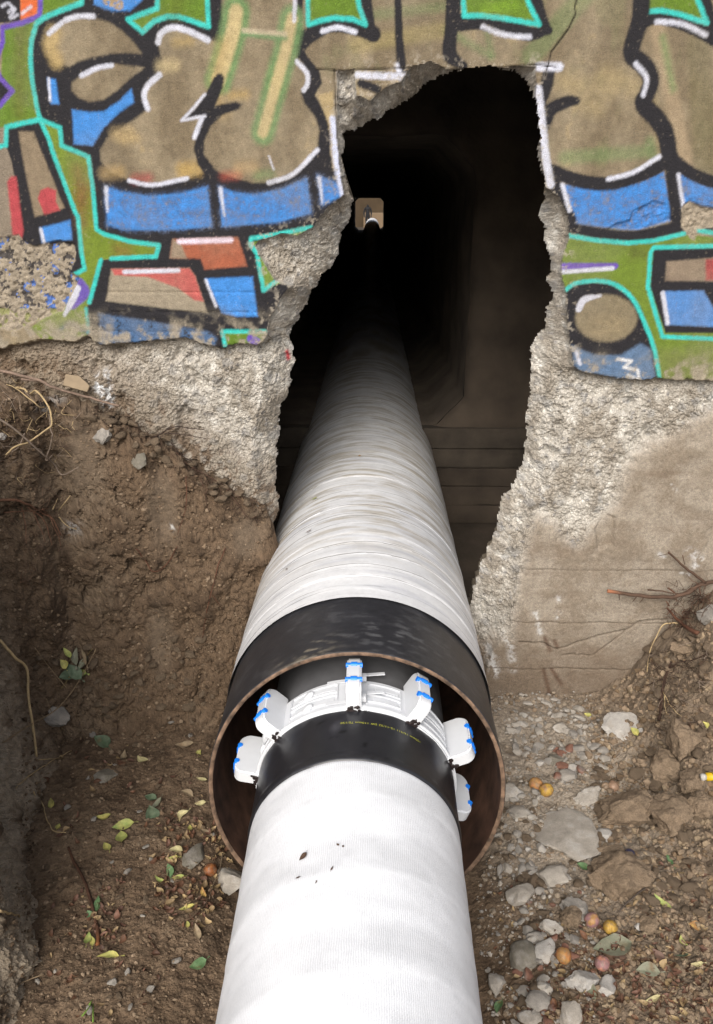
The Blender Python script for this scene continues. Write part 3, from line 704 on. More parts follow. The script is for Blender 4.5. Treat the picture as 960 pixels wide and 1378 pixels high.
link('portal_wall', mesh_np('portal_wall', Vp - np.array(O), Fp), M_DARK, cul)
YE = 45.0
yl = np.concatenate([np.linspace(YP + .04, 8, 26), [9, 11, 14, 18, 24, 32, 40, YE]])
Vp, Fp = portal_grid([r_in + 0 * y_ for y_ in yl], [np.full(len(aa), y_) for y_ in yl])
Vp[:, 0] += .012 * fbm(Vp, 5, 3, off=3.) + .015 * fbm(Vp, 2, 2, off=5.) * (Vp[:, 1] < 12); Vp[:, 2] += .012 * fbm(Vp, 5, 3, off=8.)
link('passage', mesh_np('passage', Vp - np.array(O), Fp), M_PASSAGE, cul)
# board-marked courses under the portal, either side of the pipe
zb = [.63, .505, .38, .265, .14, .02]
for side, (xa, xb) in enumerate(((.30, cx1), (cx0, -.37))):
    for k in range(5):
        pr = (.03, .012, .02, .008, .016)[k]
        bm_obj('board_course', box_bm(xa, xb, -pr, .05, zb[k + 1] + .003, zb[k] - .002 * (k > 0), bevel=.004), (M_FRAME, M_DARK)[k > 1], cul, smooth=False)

# beyond the far end: ground, a tan bank wall, a kerb, someone standing
fg = quad_obj('ground', [[(-14, YE + .1, .26), (14, YE + .1, .26), (14, 90, .26), (-14, 90, .26)]], plain_mat('far_ground', (.06, .045, .03), rough=.95, var=.3, vscale=2), None)
fg['kind'] = 'structure'
fw_ = thing('retaining_wall', 'small tan retaining wall glimpsed through the far end of the culvert', 'wall', loc=(0, 66, 0))
M_TANW = plain_mat('tan_masonry', (.05, .033, .017), rough=.95, var=.25, vscale=1.5, bump=.5, bscale=8)
bm_obj('wall_face', box_bm(-12, 12, 0, .6, .2, 7), M_TANW, fw_, smooth=False)
bm_obj('ledge', box_bm(-.7, 12, -2.2, -.002, .2, 1.32, bevel=.03), plain_mat('pale_ledge', (.15, .10, .055), var=.2), fw_, smooth=False)

# ================================================================== PIPES
TH = np.linspace(0, 2 * np.pi, 257)[:-1]
def tube_np(ys, rfun, cx, czf, nth=256, y_is=None):
    th = np.linspace(-np.pi, np.pi, nth + 1)[:-1]           # the join runs along the underside
    Yg, Tg = np.meshgrid(ys, th, indexing='ij')
    R = rfun(Yg, Tg)
    X = cx + R * np.sin(Tg); Z = czf(Yg) + R * np.cos(Tg)
    Vv = np.stack([X, Yg, Z], -1).reshape(-1, 3)
    n, m = len(ys), nth
    i = np.arange(n * m).reshape(n, m)
    Fq = np.stack([i[:-1], i[1:], np.roll(i, -1, 1)[1:], np.roll(i, -1, 1)[:-1]], -1).reshape(-1, 4)
    return Vv, Fq, Yg.ravel(), Tg.ravel()
YR, YB = 1.7706, 2.072
casing = thing('casing_pipe', 'large wrapped steel casing pipe running through the hole, its cut end open', 'pipe', loc=(CAS_X, YR, CAS_Z))
sh = np.array([CAS_X, YR, CAS_Z])
# tape wrapping: a helical strip lapped over itself
pitch = .088
def cas_z(Y): return CAS_Z + .30 * sstep(7, 44, Y)
ys = np.concatenate([np.arange(YB - .012, 3.6, .006), np.arange(3.6, 6.0, .02), np.arange(6.0, 12, .2), np.arange(12, 56, 2.)])
def helix(Y, T):
    w = fbm(np.stack([np.sin(T) * .4 + 0 * Y, Y, np.cos(T) * .4 + 0 * Y], -1).reshape(-1, 3), 3.2, 2).reshape(Y.shape)
    return (Y + pitch * (-T) / (2 * np.pi) + .012 * w) / pitch
def cas_r(Y, T):
    hh = helix(Y, T); fr_ = hh - np.floor(hh); tid = np.floor(hh).astype(int)
    amp = _rnd[tid & 255, 0] ** 2 * .0022 + .0005
    Pq = np.stack([np.sin(T) * .4, Y, np.cos(T) * .4], -1).reshape(-1, 3)
    wr = fbm(Pq * np.array([1, 4, 1]), 4, 3).reshape(Y.shape)
    return CAS_R + .006 + amp * (1 - sstep(0, .93, fr_)) * (1 - sstep(.93, 1.0, fr_) * 0) + .0006 * wr
Vv, Fq, Yf, Tf = tube_np(ys, cas_r, CAS_X, cas_z, 288)
hh = helix(Yf, Tf); fr_ = hh - np.floor(hh); tid = np.floor(hh).astype(int)
Pq = np.stack([np.sin(Tf) * .4, Yf, np.cos(Tf) * .4], -1)
nA = fbm(Pq * np.array([1, 5, 1]), 4, 4); nB = fbm(Pq * np.array([.4, 2.5, .4]), 12, 4); nC = fbm(Pq * np.array([.35, 2.5, .35]), 9, 4, off=8.)
wc = np.array([.78, .785, .80])[None] * (1 - .16 * _rnd[tid & 255, 1])[:, None]
wc = wc * (1 + .07 * nA)[:, None]
wc = wc + (alb(176, 180, 194)[None] - wc) * (sstep(.05, .6, nC) * .35 * (_rnd[tid & 255, 2] > .35))[:, None]
wc = wc + (alb(176, 164, 142)[None] - wc) * (sstep(-.2, .6, nB + .7 * nA) * .68 * sstep(2.15, 2.8, Yf))[:, None]
M_TAPE = attr_mat('wrap_tape', rough=.42, fine=90, fine_amt=.05, bump=.12, bscale=120, bdist=.002, spec=.45, mid=20, mid_amt=.06)
def tape_lines(m):
    nt = m.node_tree; N, L = nt.nodes, nt.links; b = N['Principled BSDF']; src = b.inputs['Base Color'].links[0].from_socket
    uvn = N.new('ShaderNodeUVMap'); sp = N.new('ShaderNodeSeparateXYZ'); L.new(uvn.outputs[0], sp.inputs[0])
    def M(op, a, b_=None):
        n = N.new('ShaderNodeMath'); n.operation = op
        for k, v in enumerate((a, b_)):
            if v is None: continue
            if hasattr(v, 'links'): L.new(v, n.inputs[k])
            else: n.inputs[k].default_value = v
        return n.outputs[0]
    prev = src
    for mul, off, wid, lo, hi, col, seed in ((1, 0, .06, .38, .52, (.10, .095, .09), 0.), (2.31, .4, .05, .48, .58, (.16, .15, .14), 31.), (.77, .2, .03, .50, .56, (.04, .036, .032), 57.)):
        wn_ = N.new('ShaderNodeTexNoise'); wn_.inputs['Scale'].default_value = 2.2; L.new(uvn.outputs[0], wn_.inputs['Vector'])
        y = M('ADD', M('MULTIPLY', sp.outputs[1], mul), M('MULTIPLY', wn_.outputs['Fac'], .25 * (mul != 1))); y = M('ADD', y, off)
        fr = M('FRACT', y); fl = M('FLOOR', y)
        cb = N.new('ShaderNodeCombineXYZ'); L.new(M('MULTIPLY', sp.outputs[0], 1.0), cb.inputs[0]); L.new(M('MULTIPLY', fl, 7.3), cb.inputs[1]); cb.inputs[2].default_value = seed
        nz = N.new('ShaderNodeTexNoise'); nz.inputs['Scale'].default_value = 2.6; nz.inputs['Detail'].default_value = 4; L.new(cb.outputs[0], nz.inputs['Vector'])
        r1 = N.new('ShaderNodeMapRange'); r1.inputs['From Min'].default_value = lo; r1.inputs['From Max'].default_value = hi; L.new(nz.outputs['Fac'], r1.inputs['Value'])
        r2 = N.new('ShaderNodeMapRange'); r2.inputs['From Min'].default_value = wid; r2.inputs['From Max'].default_value = wid * .3; L.new(fr, r2.inputs['Value'])
        msk = M('MULTIPLY', M('MULTIPLY', r1.outputs[0], r2.outputs[0]), .8)
        mx = N.new('ShaderNodeMix'); mx.data_type = 'RGBA'; L.new(msk, mx.inputs[0]); L.new(prev, mx.inputs[6]); mx.inputs[7].default_value = (*col, 1); prev = mx.outputs[2]
    L.new(prev, b.inputs['Base Color'])
tape_lines(M_TAPE)
link('tape_wrap', mesh_np('tape_wrap', Vv - sh, Fq, col=wc, uv=np.stack([Tf * CAS_R, hh], -1)), M_TAPE, casing, label='white wrapping tape wound in overlapping turns, scuffed and dirty')
# black bare end of the casing
ys = np.concatenate([[YR], [YR + .002, YR + .004], np.arange(YR + .008, YB + .02, .0045)])
def band_r(Y, T):
    Pq = np.stack([np.sin(T) * .4, Y, np.cos(T) * .4], -1).reshape(-1, 3)
    return CAS_R - .001 - .002 * (Y < YR + .001) + .0007 * fbm(Pq, 12, 3).reshape(Y.shape)
SLANT = math.tan(math.radians(7))                          # the end was not cut quite square: its lower edge stands out further
Vv, Fq, Yf, Tf = tube_np(ys, band_r, CAS_X, cas_z, 420)
Vv[:, 1] += SLANT * (Vv[:, 2] - CAS_Z - .4) * np.clip((YB - Yf) / (YB - YR), 0, 1)
Pq = Vv - sh; nA = fbm(Pq, 7, 4); nB = fbm(Pq * np.array([.6, 1.5, .6]), 34, 4)
bc = np.tile(alb(50, 50, 54), (len(Vv), 1)) * (1 + .25 * nA)[:, None]
scf = sstep(.2, .65, nB + .5 * nA) * sstep(-.75, -.15, np.cos(Tf) * 0 + nA)
bc = bc + (alb(120, 120, 122)[None] - bc) * (.14 * scf)[:, None]
tq = ((Tf + np.pi) % (2 * np.pi)) - np.pi
patch = np.exp(-((tq + .33) / .16) ** 2 - ((Yf - (YR + .035)) / .05) ** 2) * sstep(-.15, .3, nB + nA)
bc = bc + (alb(150, 140, 122)[None] - bc) * (.8 * patch)[:, None]
patch2 = np.exp(-((tq - .18) / .3) ** 2 - ((Yf - (YR + .11)) / .06) ** 2) * sstep(.05, .4, nB)
bc = bc + (alb(150, 150, 152)[None] - bc) * (.28 * patch2)[:, None]
M_BAND = attr_mat('bitumen_black', rough=.42, fine=200, fine_amt=.15, bump=.25, bscale=60, bdist=.003, spec=.5, mid=30, mid_amt=.15)
link('bare_end', mesh_np('bare_end', Vv - sh, Fq, col=bc), M_BAND, casing, label='black bare end band of the casing')
# cut edge
th = np.linspace(0, 2 * np.pi, 193)[:-1]
def ring_strip(pairs, nth=192):
    th = np.linspace(0, 2 * np.pi, nth + 1)[:-1]
    Vr = np.concatenate([np.stack([r_ * np.sin(th), np.full(nth, y_), r_ * np.cos(th)], -1) for r_, y_ in pairs])
    Vr[:, 1] += .0015 * fbm(Vr, 40, 3)
    i = np.arange(len(pairs) * nth).reshape(len(pairs), nth)
    return Vr, np.stack([i[:-1], np.roll(i, -1, 1)[:-1], np.roll(i, -1, 1)[1:], i[1:]], -1).reshape(-1, 4)
Vr, Fr = ring_strip([(.3975, -.0004), (.394, -.002), (.389, -.001), (.3865, .002)])
Vr[:, 1] += SLANT * (Vr[:, 2] - .4)
link('cut_rim', mesh_np('cut_rim', Vr, Fr), M_RIM, casing, label='rusty orange cut edge of the casing')
Vr, Fr = ring_strip([(.3865, .002), (.386, .05), (.386, .3), (.386, 1.0), (.386, 3.0)])
Vr[:, 1] += SLANT * (Vr[:, 2] - .4) * np.clip(1 - Vr[:, 1] / .6, 0, 1)
link('inner_wall', mesh_np('inner_wall', Vr, Fr), M_RUST, casing, label='brown rusty inside of the casing')

# carrier pipe
CX = -.0341
def car_z(Y):
    z_ = .4194 + .0717 * (Y - 1.6)
    z_ = np.where(Y > 1.85, .4194 + .0717 * .25 + .0717 * .15 * (1 - np.exp(-(np.maximum(Y, 1.85) - 1.85) / .15)), z_)
    return np.where(Y < .4, .4194 + .0717 * (.4 - 1.6) + .03 * (Y - .4), z_)
CR_ = .2575
YF, YK = 1.506, 1.695
carrier = thing('carrier_pipe', 'white fabric-wrapped pipe running from the foreground into the casing', 'pipe', loc=(CX, YF, float(car_z(np.array(YF)))))
csh = np.array([CX, YF, float(car_z(np.array(YF)))])
ys = np.concatenate([np.arange(-1.6, .9, .03), np.arange(.9, YF + .004, .007)])
def fab_r(Y, T):
    Pq = np.stack([np.sin(T) * .3, Y, np.cos(T) * .3], -1).reshape(-1, 3)
    hh = (Y + .20 * (-T) / (2 * np.pi)) / .20; fr_ = hh - np.floor(hh)
    return CR_ - .003 + .0006 * (1 - sstep(0, .9, fr_)) + .0012 * fbm(Pq * np.array([1, 2, 1]), 7, 3).reshape(Y.shape) - .004 * sstep(YF - .006, YF + .004, Y)
Vv, Fq, Yf, Tf = tube_np(ys, fab_r, CX, car_z, 224)
hh = (Yf + .20 * (-Tf) / (2 * np.pi)) / .20; fr_ = hh - np.floor(hh); tid = np.floor(hh).astype(int)
Pq = np.stack([np.sin(Tf) * .3, Yf, np.cos(Tf) * .3], -1)
nA = fbm(Pq * np.array([1, 3, 1]), 6, 4); nB = fbm(Pq, 45, 3)
fc = np.tile(np.array([.80, .815, .85]), (len(Vv), 1)) * (1 - .09 * sstep(-.2, .8, nA) - .10 * sstep(-.3, .9, np.sin(2 * np.pi * fr_) + .8 * nA))[:, None]
fc = fc * (1 - .06 * sstep(.2, .7, nB))[:, None]
fc = fc * (1 - .05 * np.exp(-((fr_ - .02) / .05) ** 2))[:, None]
def fabric(nt, N, L, b):
    at = N.new('ShaderNodeAttribute'); at.attribute_name = 'Col'
    uvn = N.new('ShaderNodeUVMap')
    def wave(sc, dr):
        w = N.new('ShaderNodeTexWave'); w.wave_type = 'BANDS'; w.bands_direction = dr; w.inputs['Scale'].default_value = sc
        w.inputs['Distortion'].default_value = 4; w.inputs['Detail'].default_value = 2; w.inputs['Detail Scale'].default_value = .6
        L.new(uvn.outputs[0], w.inputs['Vector']); return w
    a, c = wave(70, 'X'), wave(150, 'Y')
    mx = N.new('ShaderNodeMath'); mx.operation = 'MULTIPLY'; L.new(a.outputs['Fac'], mx.inputs[0]); L.new(c.outputs['Fac'], mx.inputs[1])
    n = N.new('ShaderNodeTexNoise'); n.inputs['Scale'].default_value = 190; n.inputs['Detail'].default_value = 6; n.inputs['Roughness'].default_value = .7; L.new(uvn.outputs[0], n.inputs['Vector'])
    ad = N.new('ShaderNodeMath'); ad.operation = 'ADD'; L.new(mx.outputs[0], ad.inputs[0]); L.new(n.outputs['Fac'], ad.inputs[1])
    bp = N.new('ShaderNodeBump'); bp.inputs['Strength'].default_value = .3; bp.inputs['Distance'].default_value = .0016
    L.new(ad.outputs[0], bp.inputs['Height']); L.new(bp.outputs[0], b.inputs['Normal'])
    r = N.new('ShaderNodeMapRange'); r.inputs['From Min'].default_value = .4; r.inputs['From Max'].default_value = 1.3; r.inputs['To Min'].default_value = .86; r.inputs['To Max'].default_value = 1.06
    L.new(ad.outputs[0], r.inputs['Value'])
    sc = N.new('ShaderNodeVectorMath'); sc.operation = 'SCALE'; L.new(at.outputs['Color'], sc.inputs[0]); L.new(r.outputs[0], sc.inputs['Scale']); L.new(sc.outputs[0], b.inputs['Base Color'])
    b.inputs['Roughness'].default_value = .5; b.inputs['Specular IOR Level'].default_value = .5
M_FABRIC = node_mat('woven_wrap', fabric)
link('fabric_wrap', mesh_np('fabric_wrap', Vv - csh, Fq, col=fc, uv=np.stack([Tf * CR_, Yf], -1)), M_FABRIC, carrier, label='white woven wrap with a faint spiral')
# black shrink sleeve
ys = np.concatenate([[YF - .004, YF - .003, YF, YF + .004], np.arange(YF + .012, YK, .008), [YK, YK + .003, YK + .004]])
def slv_r(Y, T):
    Pq = np.stack([np.sin(T) * .3, Y, np.cos(T) * .3], -1).reshape(-1, 3)
    e = np.minimum(sstep(YF - .004, YF - .001, Y), sstep(YK + .004, YK + .001, Y))
    w = .001 * fbm(Pq * np.array([1, .5, 1]), 16, 3).reshape(Y.shape)
    return CR_ - .006 + .0065 * e + w + .0018 * np.exp(-((Y - (YF + .012)) / .007) ** 2)
Vv, Fq, Yf, Tf = tube_np(ys, slv_r, CX, car_z, 192)
# the front edge is a little wavy
ed = sstep(YF + .03, YF - .004, Yf); Vv[:, 1] += ed * .004 * fbm(np.stack([np.sin(Tf), 0 * Tf, np.cos(Tf)], -1), 3, 3)
Pq = Vv - csh; nA = fbm(Pq, 9, 3); nB = fbm(Pq, 60, 3)
sc_ = np.tile(alb(40, 40, 44), (len(Vv), 1)) * (1 + .15 * nA)[:, None]
sc_ = sc_ + (alb(110, 110, 116)[None] - sc_) * (.25 * sstep(.35, .8, nA))[:, None]
sc_ = sc_ + (alb(12, 12, 14)[None] - sc_) * (.7 * sstep(.5, .75, nB + .3 * nA))[:, None]
M_SLV = attr_mat('shrink_sleeve', rough=.34, fine=200, fine_amt=.1, bump=.12, bscale=50, bdist=.003, spec=.5, mid=30, mid_amt=.1)
sleeve = link('shrink_sleeve', mesh_np('shrink_sleeve', Vv - csh, Fq, col=sc_), M_SLV, carrier, label='glossy black heat-shrink sleeve with faint yellow print')
# grey coated pipe inside
ys = np.array([YK - .01, 1.75, 1.8, 1.86, 1.92, 2.0, 2.2, 2.6, 3.2, 4.4])
Vv, Fq, _, _ = tube_np(ys, lambda Y, T: np.full(Y.shape, CR_ - .0075), CX, car_z, 128)
link('coated_pipe', mesh_np('coated_pipe', Vv - csh, Fq), M_FBE, carrier, label='grey coated steel inside the casing')
# yellow print wrapped round the sleeve
cu = bpy.data.curves.new('print', 'FONT'); cu.body = '150mm 16/911 15-11/22 SW 110mm 75/150'; cu.size = 1; cu.space_character = 1.15
tmp = bpy.data.objects.new('tmp_print', cu); COL.objects.link(tmp)
dg = bpy.context.evaluated_depsgraph_get(); me = bpy.data.meshes.new_from_object(tmp.evaluated_get(dg))
bpy.data.objects.remove(tmp)
co = np.zeros(len(me.vertices) * 3); me.vertices.foreach_get('co', co); co = co.reshape(-1, 3)
wd = co[:, 0].max() - co[:, 0].min(); a0, a1 = math.radians(-8), math.radians(38)
tt = a1 - (co[:, 0] - co[:, 0].min()) / wd * (a1 - a0)          # printed upside down to the viewer
yy = 1.632 - (co[:, 1]) * .0095
rr = CR_ + .0016
n2 = np.stack([CX + rr * np.sin(tt), yy, car_z(yy) + rr * np.cos(tt)], -1) - csh
me.vertices.foreach_set('co', n2.astype(np.float32).ravel()); me.update()
o = link('print', me, None, sleeve); me.materials.clear(); me.materials.append(M_YEL)
# ------------------------------------------------------------------ casing spacer ring
spacer = thing('casing_spacer', 'white plastic spacer ring with blue rollers clamped round the pipe inside the casing', 'spacer', loc=(CX, YK, float(car_z(np.array(YK)))))
ssh = Vector((CX, YK, float(car_z(np.array(YK)))))
tilt = Matrix.Rotation(math.atan(.0717), 4, 'X')
def place_ring(o, ang):
    o.matrix_local = tilt @ Matrix.Rotation(ang, 4, 'Y')
R0 = CR_ - .004
def arc_panel(a0, a1, y0, y1, r0, r1, n=10, bev=.0015):
    bm = bmesh.new(); loops = []
    for k in range(n + 1):
        a = a0 + (a1 - a0) * k / n; s_, c_ = math.sin(a), math.cos(a)
        loops.append([bm.verts.new((r_ * s_, y_, r_ * c_)) for r_, y_ in ((r0, y0), (r1, y0), (r1, y1), (r0, y1))])
    for k in range(n):
        for j in range(4):
            bm.faces.new([loops[k][j], loops[k][(j + 1) % 4], loops[k + 1][(j + 1) % 4], loops[k + 1][j]])
    bm.faces.new(loops[0]); bm.faces.new(loops[-1][::-1])
    bmesh.ops.recalc_face_normals(bm, faces=bm.faces[:])
    if bev:
        ed = [e for e in bm.edges if e.calc_face_angle(0) > .6]
        bmesh.ops.bevel(bm, geom=ed, offset=bev, segments=2, affect='EDGES')
    return bm
angs = [-84, -50, -1, 33, 70, 109, 140, 172, 204, 238]
runner_me = None
def runner_mesh():
    """side profile: long block with rounded shoulders, standing on a narrow foot"""
    prof = []
    L_, H = .145, .071
    def arc(cx, cz, r_, a0, a1, n=6):
        for k in range(n + 1):
            a = a0 + (a1 - a0) * k / n; prof.append((cx + r_ * math.cos(a), cz + r_ * math.sin(a)))
    prof.append((L_ - .004, 0)); arc(L_ - .03, H - .03, .03, 0, math.pi / 2); arc(.026, H - .026, .026, math.pi / 2, math.pi * .93); prof.append((-.004, .0))
    bm = bmesh.new(); w = .0190
    A = [bm.verts.new((-w, p[0], R0 + p[1])) for p in prof]; B = [bm.verts.new((w, p[0], R0 + p[1])) for p in prof]
    bm.faces.new(A); bm.faces.new(B[::-1]); n = len(prof)
    for k in range(n): bm.faces.new([A[k], A[(k + 1) % n], B[(k + 1) % n], B[k]])
    bmesh.ops.recalc_face_normals(bm, faces=bm.faces[:])
    ed = [e for e in bm.edges if len({f.normal.x.__round__(1) for f in e.link_faces}) > 1]
    bmesh.ops.bevel(bm, geom=ed, offset=.0045, segments=3, affect='EDGES')
    return bm
def roller_mesh():
    bm = bmesh.new()
    for x0, x1, r_ in ((-.0215, -.008, .0068), (-.008, .008, .0092), (.008, .0215, .0068)):
        g = bmesh.ops.create_cone(bm, cap_ends=True, segments=14, radius1=r_, radius2=r_, depth=x1 - x0)
        bmesh.ops.transform(bm, matrix=Matrix.Translation(((x0 + x1) / 2, 0, 0)) @ Matrix.Rotation(math.pi / 2, 4, 'Y'), verts=g['verts'])
    return bm
def mesh_of(bm, name, mat, smooth=True):
    me = bpy.data.meshes.new(name); bm.to_mesh(me); bm.free(); me.materials.append(mat)
    me.polygons.foreach_set('use_smooth', np.full(len(me.polygons), smooth)); return me
ME_RUN = mesh_of(runner_mesh(), 'runner', M_PLAST); 
try: ME_RUN.set_sharp_from_angle(angle=math.radians(40))
except Exception: pass
ME_ROL = mesh_of(roller_mesh(), 'roller', M_BLUE, False)
# fine dark outline groove on each runner's nose and a smear of tar at its foot
def tar_mesh(seed):
    r_ = np.random.default_rng(seed); bm = bmesh.new()
    for k in range(9):
        g = bmesh.ops.create_icosphere(bm, subdivisions=2, radius=1)
        c = Vector((r_.uniform(-.013, .013), -.004, R0 + .003 + .016 * r_.random() ** 2)); rx, rz = r_.uniform(.003, .007), r_.uniform(.003, .008)
        for v in g['verts']:
            n = v.co.copy(); v.co = Vector((n.x * rx * (1 + .3 * r_.normal()), n.y * .0022, n.z * rz * (1 + .3 * r_.normal()))) + c
    return bm
for k, deg in enumerate(angs):
    a = math.radians(deg)
    ru = link('runner', ME_RUN, None, spacer); place_ring(ru, a)
    for yy_ in (.040, .100):
        ro = link('roller', ME_ROL, None, ru); ro.location = (0, yy_, R0 + .0672)
    if k < 7:
        tr = bm_obj('tar', tar_mesh(k), M_TAR, ru, smooth=False)
    if k == 2:
        bm = box_bm(-.016, .010, .058, .066, R0 + .060, R0 + .068, bevel=.002); bm_obj('tar', bm, M_TAR, ru)
    # the saddle plate between this runner and the next
    nxt = math.radians(angs[(k + 1) % len(angs)] + (360 if k == len(angs) - 1 else 0))
    sp = nxt - a
    pl = bm_obj('saddle_plate', arc_panel(.02, sp - .02, -.002, .118, R0, R0 + .006), M_PLAST, spacer, smooth=False); place_ring(pl, a)
    m0, m1 = .16 * sp + .03, sp * .84 - .03
    for (y0, y1, r1, e0, e1) in ((.004, .012, .012, .02, sp - .02), (.030, .034, .0105, m0, m1), (.056, .060, .0105, m0, m1), (.036, .052, .0085, m0 + .06, m1 - .03), (.070, .074, .0105, m0, m1), (.100, .104, .0105, m0 + .02, m1), (.080, .094, .0085, m0 + .08, m1 - .02)):
        rb = bm_obj('rib', arc_panel(e0, e1, y0, y1, R0 + .0055, R0 + r1, n=8, bev=.001), M_PLAST, pl, smooth=False)
    for e in (m0, m1):
        rb = bm_obj('rib', arc_panel(e - .006, e + .006, .022, .11, R0 + .0055, R0 + .0108, n=2, bev=.001), M_PLAST, pl, smooth=False)
    if k in (0, 1):   # buckle humps on the closing side
        for yb in (.035, .085):
            bm = bmesh.new(); bmesh.ops.create_uvsphere(bm, u_segments=14, v_segments=10, radius=1)
            for v in bm.verts: v.co = Vector((v.co.x * .020 + R0 * math.sin(sp * .45), v.co.y * .012 + yb, v.co.z * .009 + R0 * math.cos(sp * .45) + .008))
            bh = bm_obj('buckle', bm, M_PLAST, pl)
# strap tails beside the top runner
for yb, l_ in ((.028, .045), (.112, .06)):
    st = thing('x', '', '') if False else None
    t0 = math.radians(angs[2])
    b1 = bm_obj('strap_lock', box_bm(.017, .031, yb - .009, yb + .009, R0 + .012, R0 + .028, bevel=.003), M_PLAST, spacer, smooth=False); place_ring(b1, t0)
    b2 = bm_obj('strap_tail', box_bm(.031, .031 + l_, yb - .006, yb + .006, R0 + .018, R0 + .021, bevel=.001), M_PLAST, spacer, smooth=False); place_ring(b2, t0)
    b2.matrix_local = b2.matrix_local @ Matrix.Translation((0, .0, 0)) @ Matrix.Rotation(math.radians(8), 4, 'Z')
    b3 = bm_obj('strap', arc_panel(-.28, -.06, yb - .006, yb + .006, R0 + .008, R0 + .0105, bev=0), M_PLAST, spacer, smooth=False); place_ring(b3, t0)

# ================================================================== EARTH
# pit floor
gx = np.concatenate([np.arange(-1.6, -1.25, .03), np.arange(-1.25, 1.5, .0046), np.arange(1.5, 2.1, .012), np.arange(2.1, 4.5, .05)])
gy = np.concatenate([np.arange(-2.5, 1.15, .04), np.arange(1.15, 2.83, .0046), [2.86]])
GX, GY = np.meshgrid(gx, gy, indexing='ij'); nu, nv = GX.shape
x = GX.ravel(); y = GY.ravel(); P3 = np.stack([x, y, 0 * x], -1)
m2 = fbm(P3, 2.3, 3, off=3.); m9 = fbm(P3, 9, 4); m30 = fbm(P3, 30, 4, off=4.); m100 = fbm(P3, 100, 3, off=6.)
fa, a1_, a2_, ra = facets(x + .012 * m30, y + .012 * m9, 17, 3)
fb, b1_, b2_, rb_ = facets(x + .004 * m30, y + .004 * m100, 55, 4)
right = sstep(.35, .75, x)
heap = np.interp(x, [.85, 1.0, 1.12, 1.3, 1.5, 2.5, 4.5], [0, .05, .24, .48, .62, .8, 1.0])
zg = .22 * sstep(.70, 1.6, x) * (1 - sstep(1.9, 2.45, y)) + heap * sstep(1.95, 2.5, y + .08 * m9)
zg = zg + .018 * m2 + .010 * m9 + .0055 * m30 + .0022 * m100
clod = np.clip(.62 - a1_, 0, 1)
zg = zg + (.006 + .034 * right * sstep(.72, 1.0, x)) * (clod + .35 * fa - .25) + (.0025 + .005 * right) * (np.clip(.6 - b1_, 0, 1) + .5 * fb)
zg = zg - .11 * np.exp(-((x - CAS_X) / .42) ** 4) * sstep(2.6, 2.1, y)
zg = zg + .5 * sstep(1.8, 4.4, x)
# dusty flat by the casing mouth on the right
GV = np.stack([x, y, zg], -1); GF = grid_faces(nu, nv)
soil_d, soil_m, soil_l = alb(84, 68, 53), alb(113, 94, 75), alb(142, 123, 102)
gc = soil_d[None] + (soil_m - soil_d)[None] * sstep(-.6, .6, m9 + .5 * m30 + .3)[:, None]
gc = gc + (soil_l - gc) * (sstep(.1, .9, m2 + .5 * m30 + .2) * .4)[:, None]
gc = gc + (alb(128, 113, 96)[None] * (1 + .12 * m9)[:, None] - gc) * (right * .75)[:, None]
dust = np.exp(-np.maximum(np.hypot((x - .62) / .36, (y - 2.25) / .55) - .55, 0) ** 2 * 6) * sstep(.30, .42, x) * sstep(-.7, .2, m9 + .3)
gc = gc + (alb(166, 154, 138)[None] - gc) * (.8 * dust)[:, None]
gc = gc * (1 + .12 * m100 + .10 * fb)[:, None]
link('ground', mesh_np('ground', GV, GF, col=gc, smooth=False), M_SOIL, kind='structure')
gsub = (slice(None, None, 3), slice(None, None, 3))

# earth bank: left side and the cut face under the wall
foot_c = np.array([(-3.6, -2.5, .7), (-1.7, .1, .9), (-.94, 1.3, 1.25), (-1.09, 1.8, 1.33), (-1.17, 2.2, 1.33), (-1.19, 2.40, 1.28), (-1.09, 2.51, 1.235), (-.97, 2.55, 1.18), (-.8, 2.58, 1.09), (-.62, 2.60, .965),
                   (-.52, 2.62, .89), (-.43, 2.63, .83), (-.36, 2.64, .77), (-.29, 2.66, .5), (-.2, 2.68, .12)])
cs = smooth_line(foot_c, 24)
seg = np.concatenate([[0], np.cumsum(np.linalg.norm(np.diff(cs[:, :2], axis=0), axis=1))])
s_near = np.interp(.9, cs[:150, 1], seg[:150])
sv = np.concatenate([np.arange(0, s_near, .04), np.arange(s_near, seg[-1], .0050)])
fx, fy, fz = (np.interp(sv, seg, cs[:, k]) for k in range(3))
tx, ty = np.gradient(fx, sv), np.gradient(fy, sv)
kr = np.ones(41) / 41
def smo(a): return np.convolve(np.pad(a, 20, mode='edge'), kr, 'valid')
tx, ty = smo(tx), smo(ty); ln = np.hypot(tx, ty); Nx, Ny = -ty / ln, tx / ln
tv = np.concatenate([np.linspace(0, 1, 262)])
plat = np.array([.012, .03, .06, .1, .18, .4, .8, 1.6, 3.2])
back_w = sstep(-1.15, -1.0, fx) * sstep(1.9, 2.4, fy)       # 1 on the cut face below the wall
rows = len(tv) + len(plat)
Sg, Tg = np.meshgrid(np.arange(len(sv)), np.arange(rows), indexing='ij')
zt = fz[:, None] * np.ones(rows)[None]; 
tz = np.concatenate([tv, np.ones(len(plat))])[None]
Zb = -.12 + (zt + .12) * tz
po = np.concatenate([np.zeros(len(tv)), plat])[None]
pl_len = (1 - back_w)[:, None] * po + back_w[:, None] * np.minimum(po, .22)
lean = .11 * np.clip(Zb / np.maximum(zt, .2), 0, 1) - .22 * np.maximum(.34 - Zb, 0) ** 1.5 * 2.0 * (1 - .35 * (1 - back_w[:, None]))
off = lean + pl_len
Xb = fx[:, None] + Nx[:, None] * off; Yb = fy[:, None] + Ny[:, None] * off
Zb = Zb + pl_len * .12
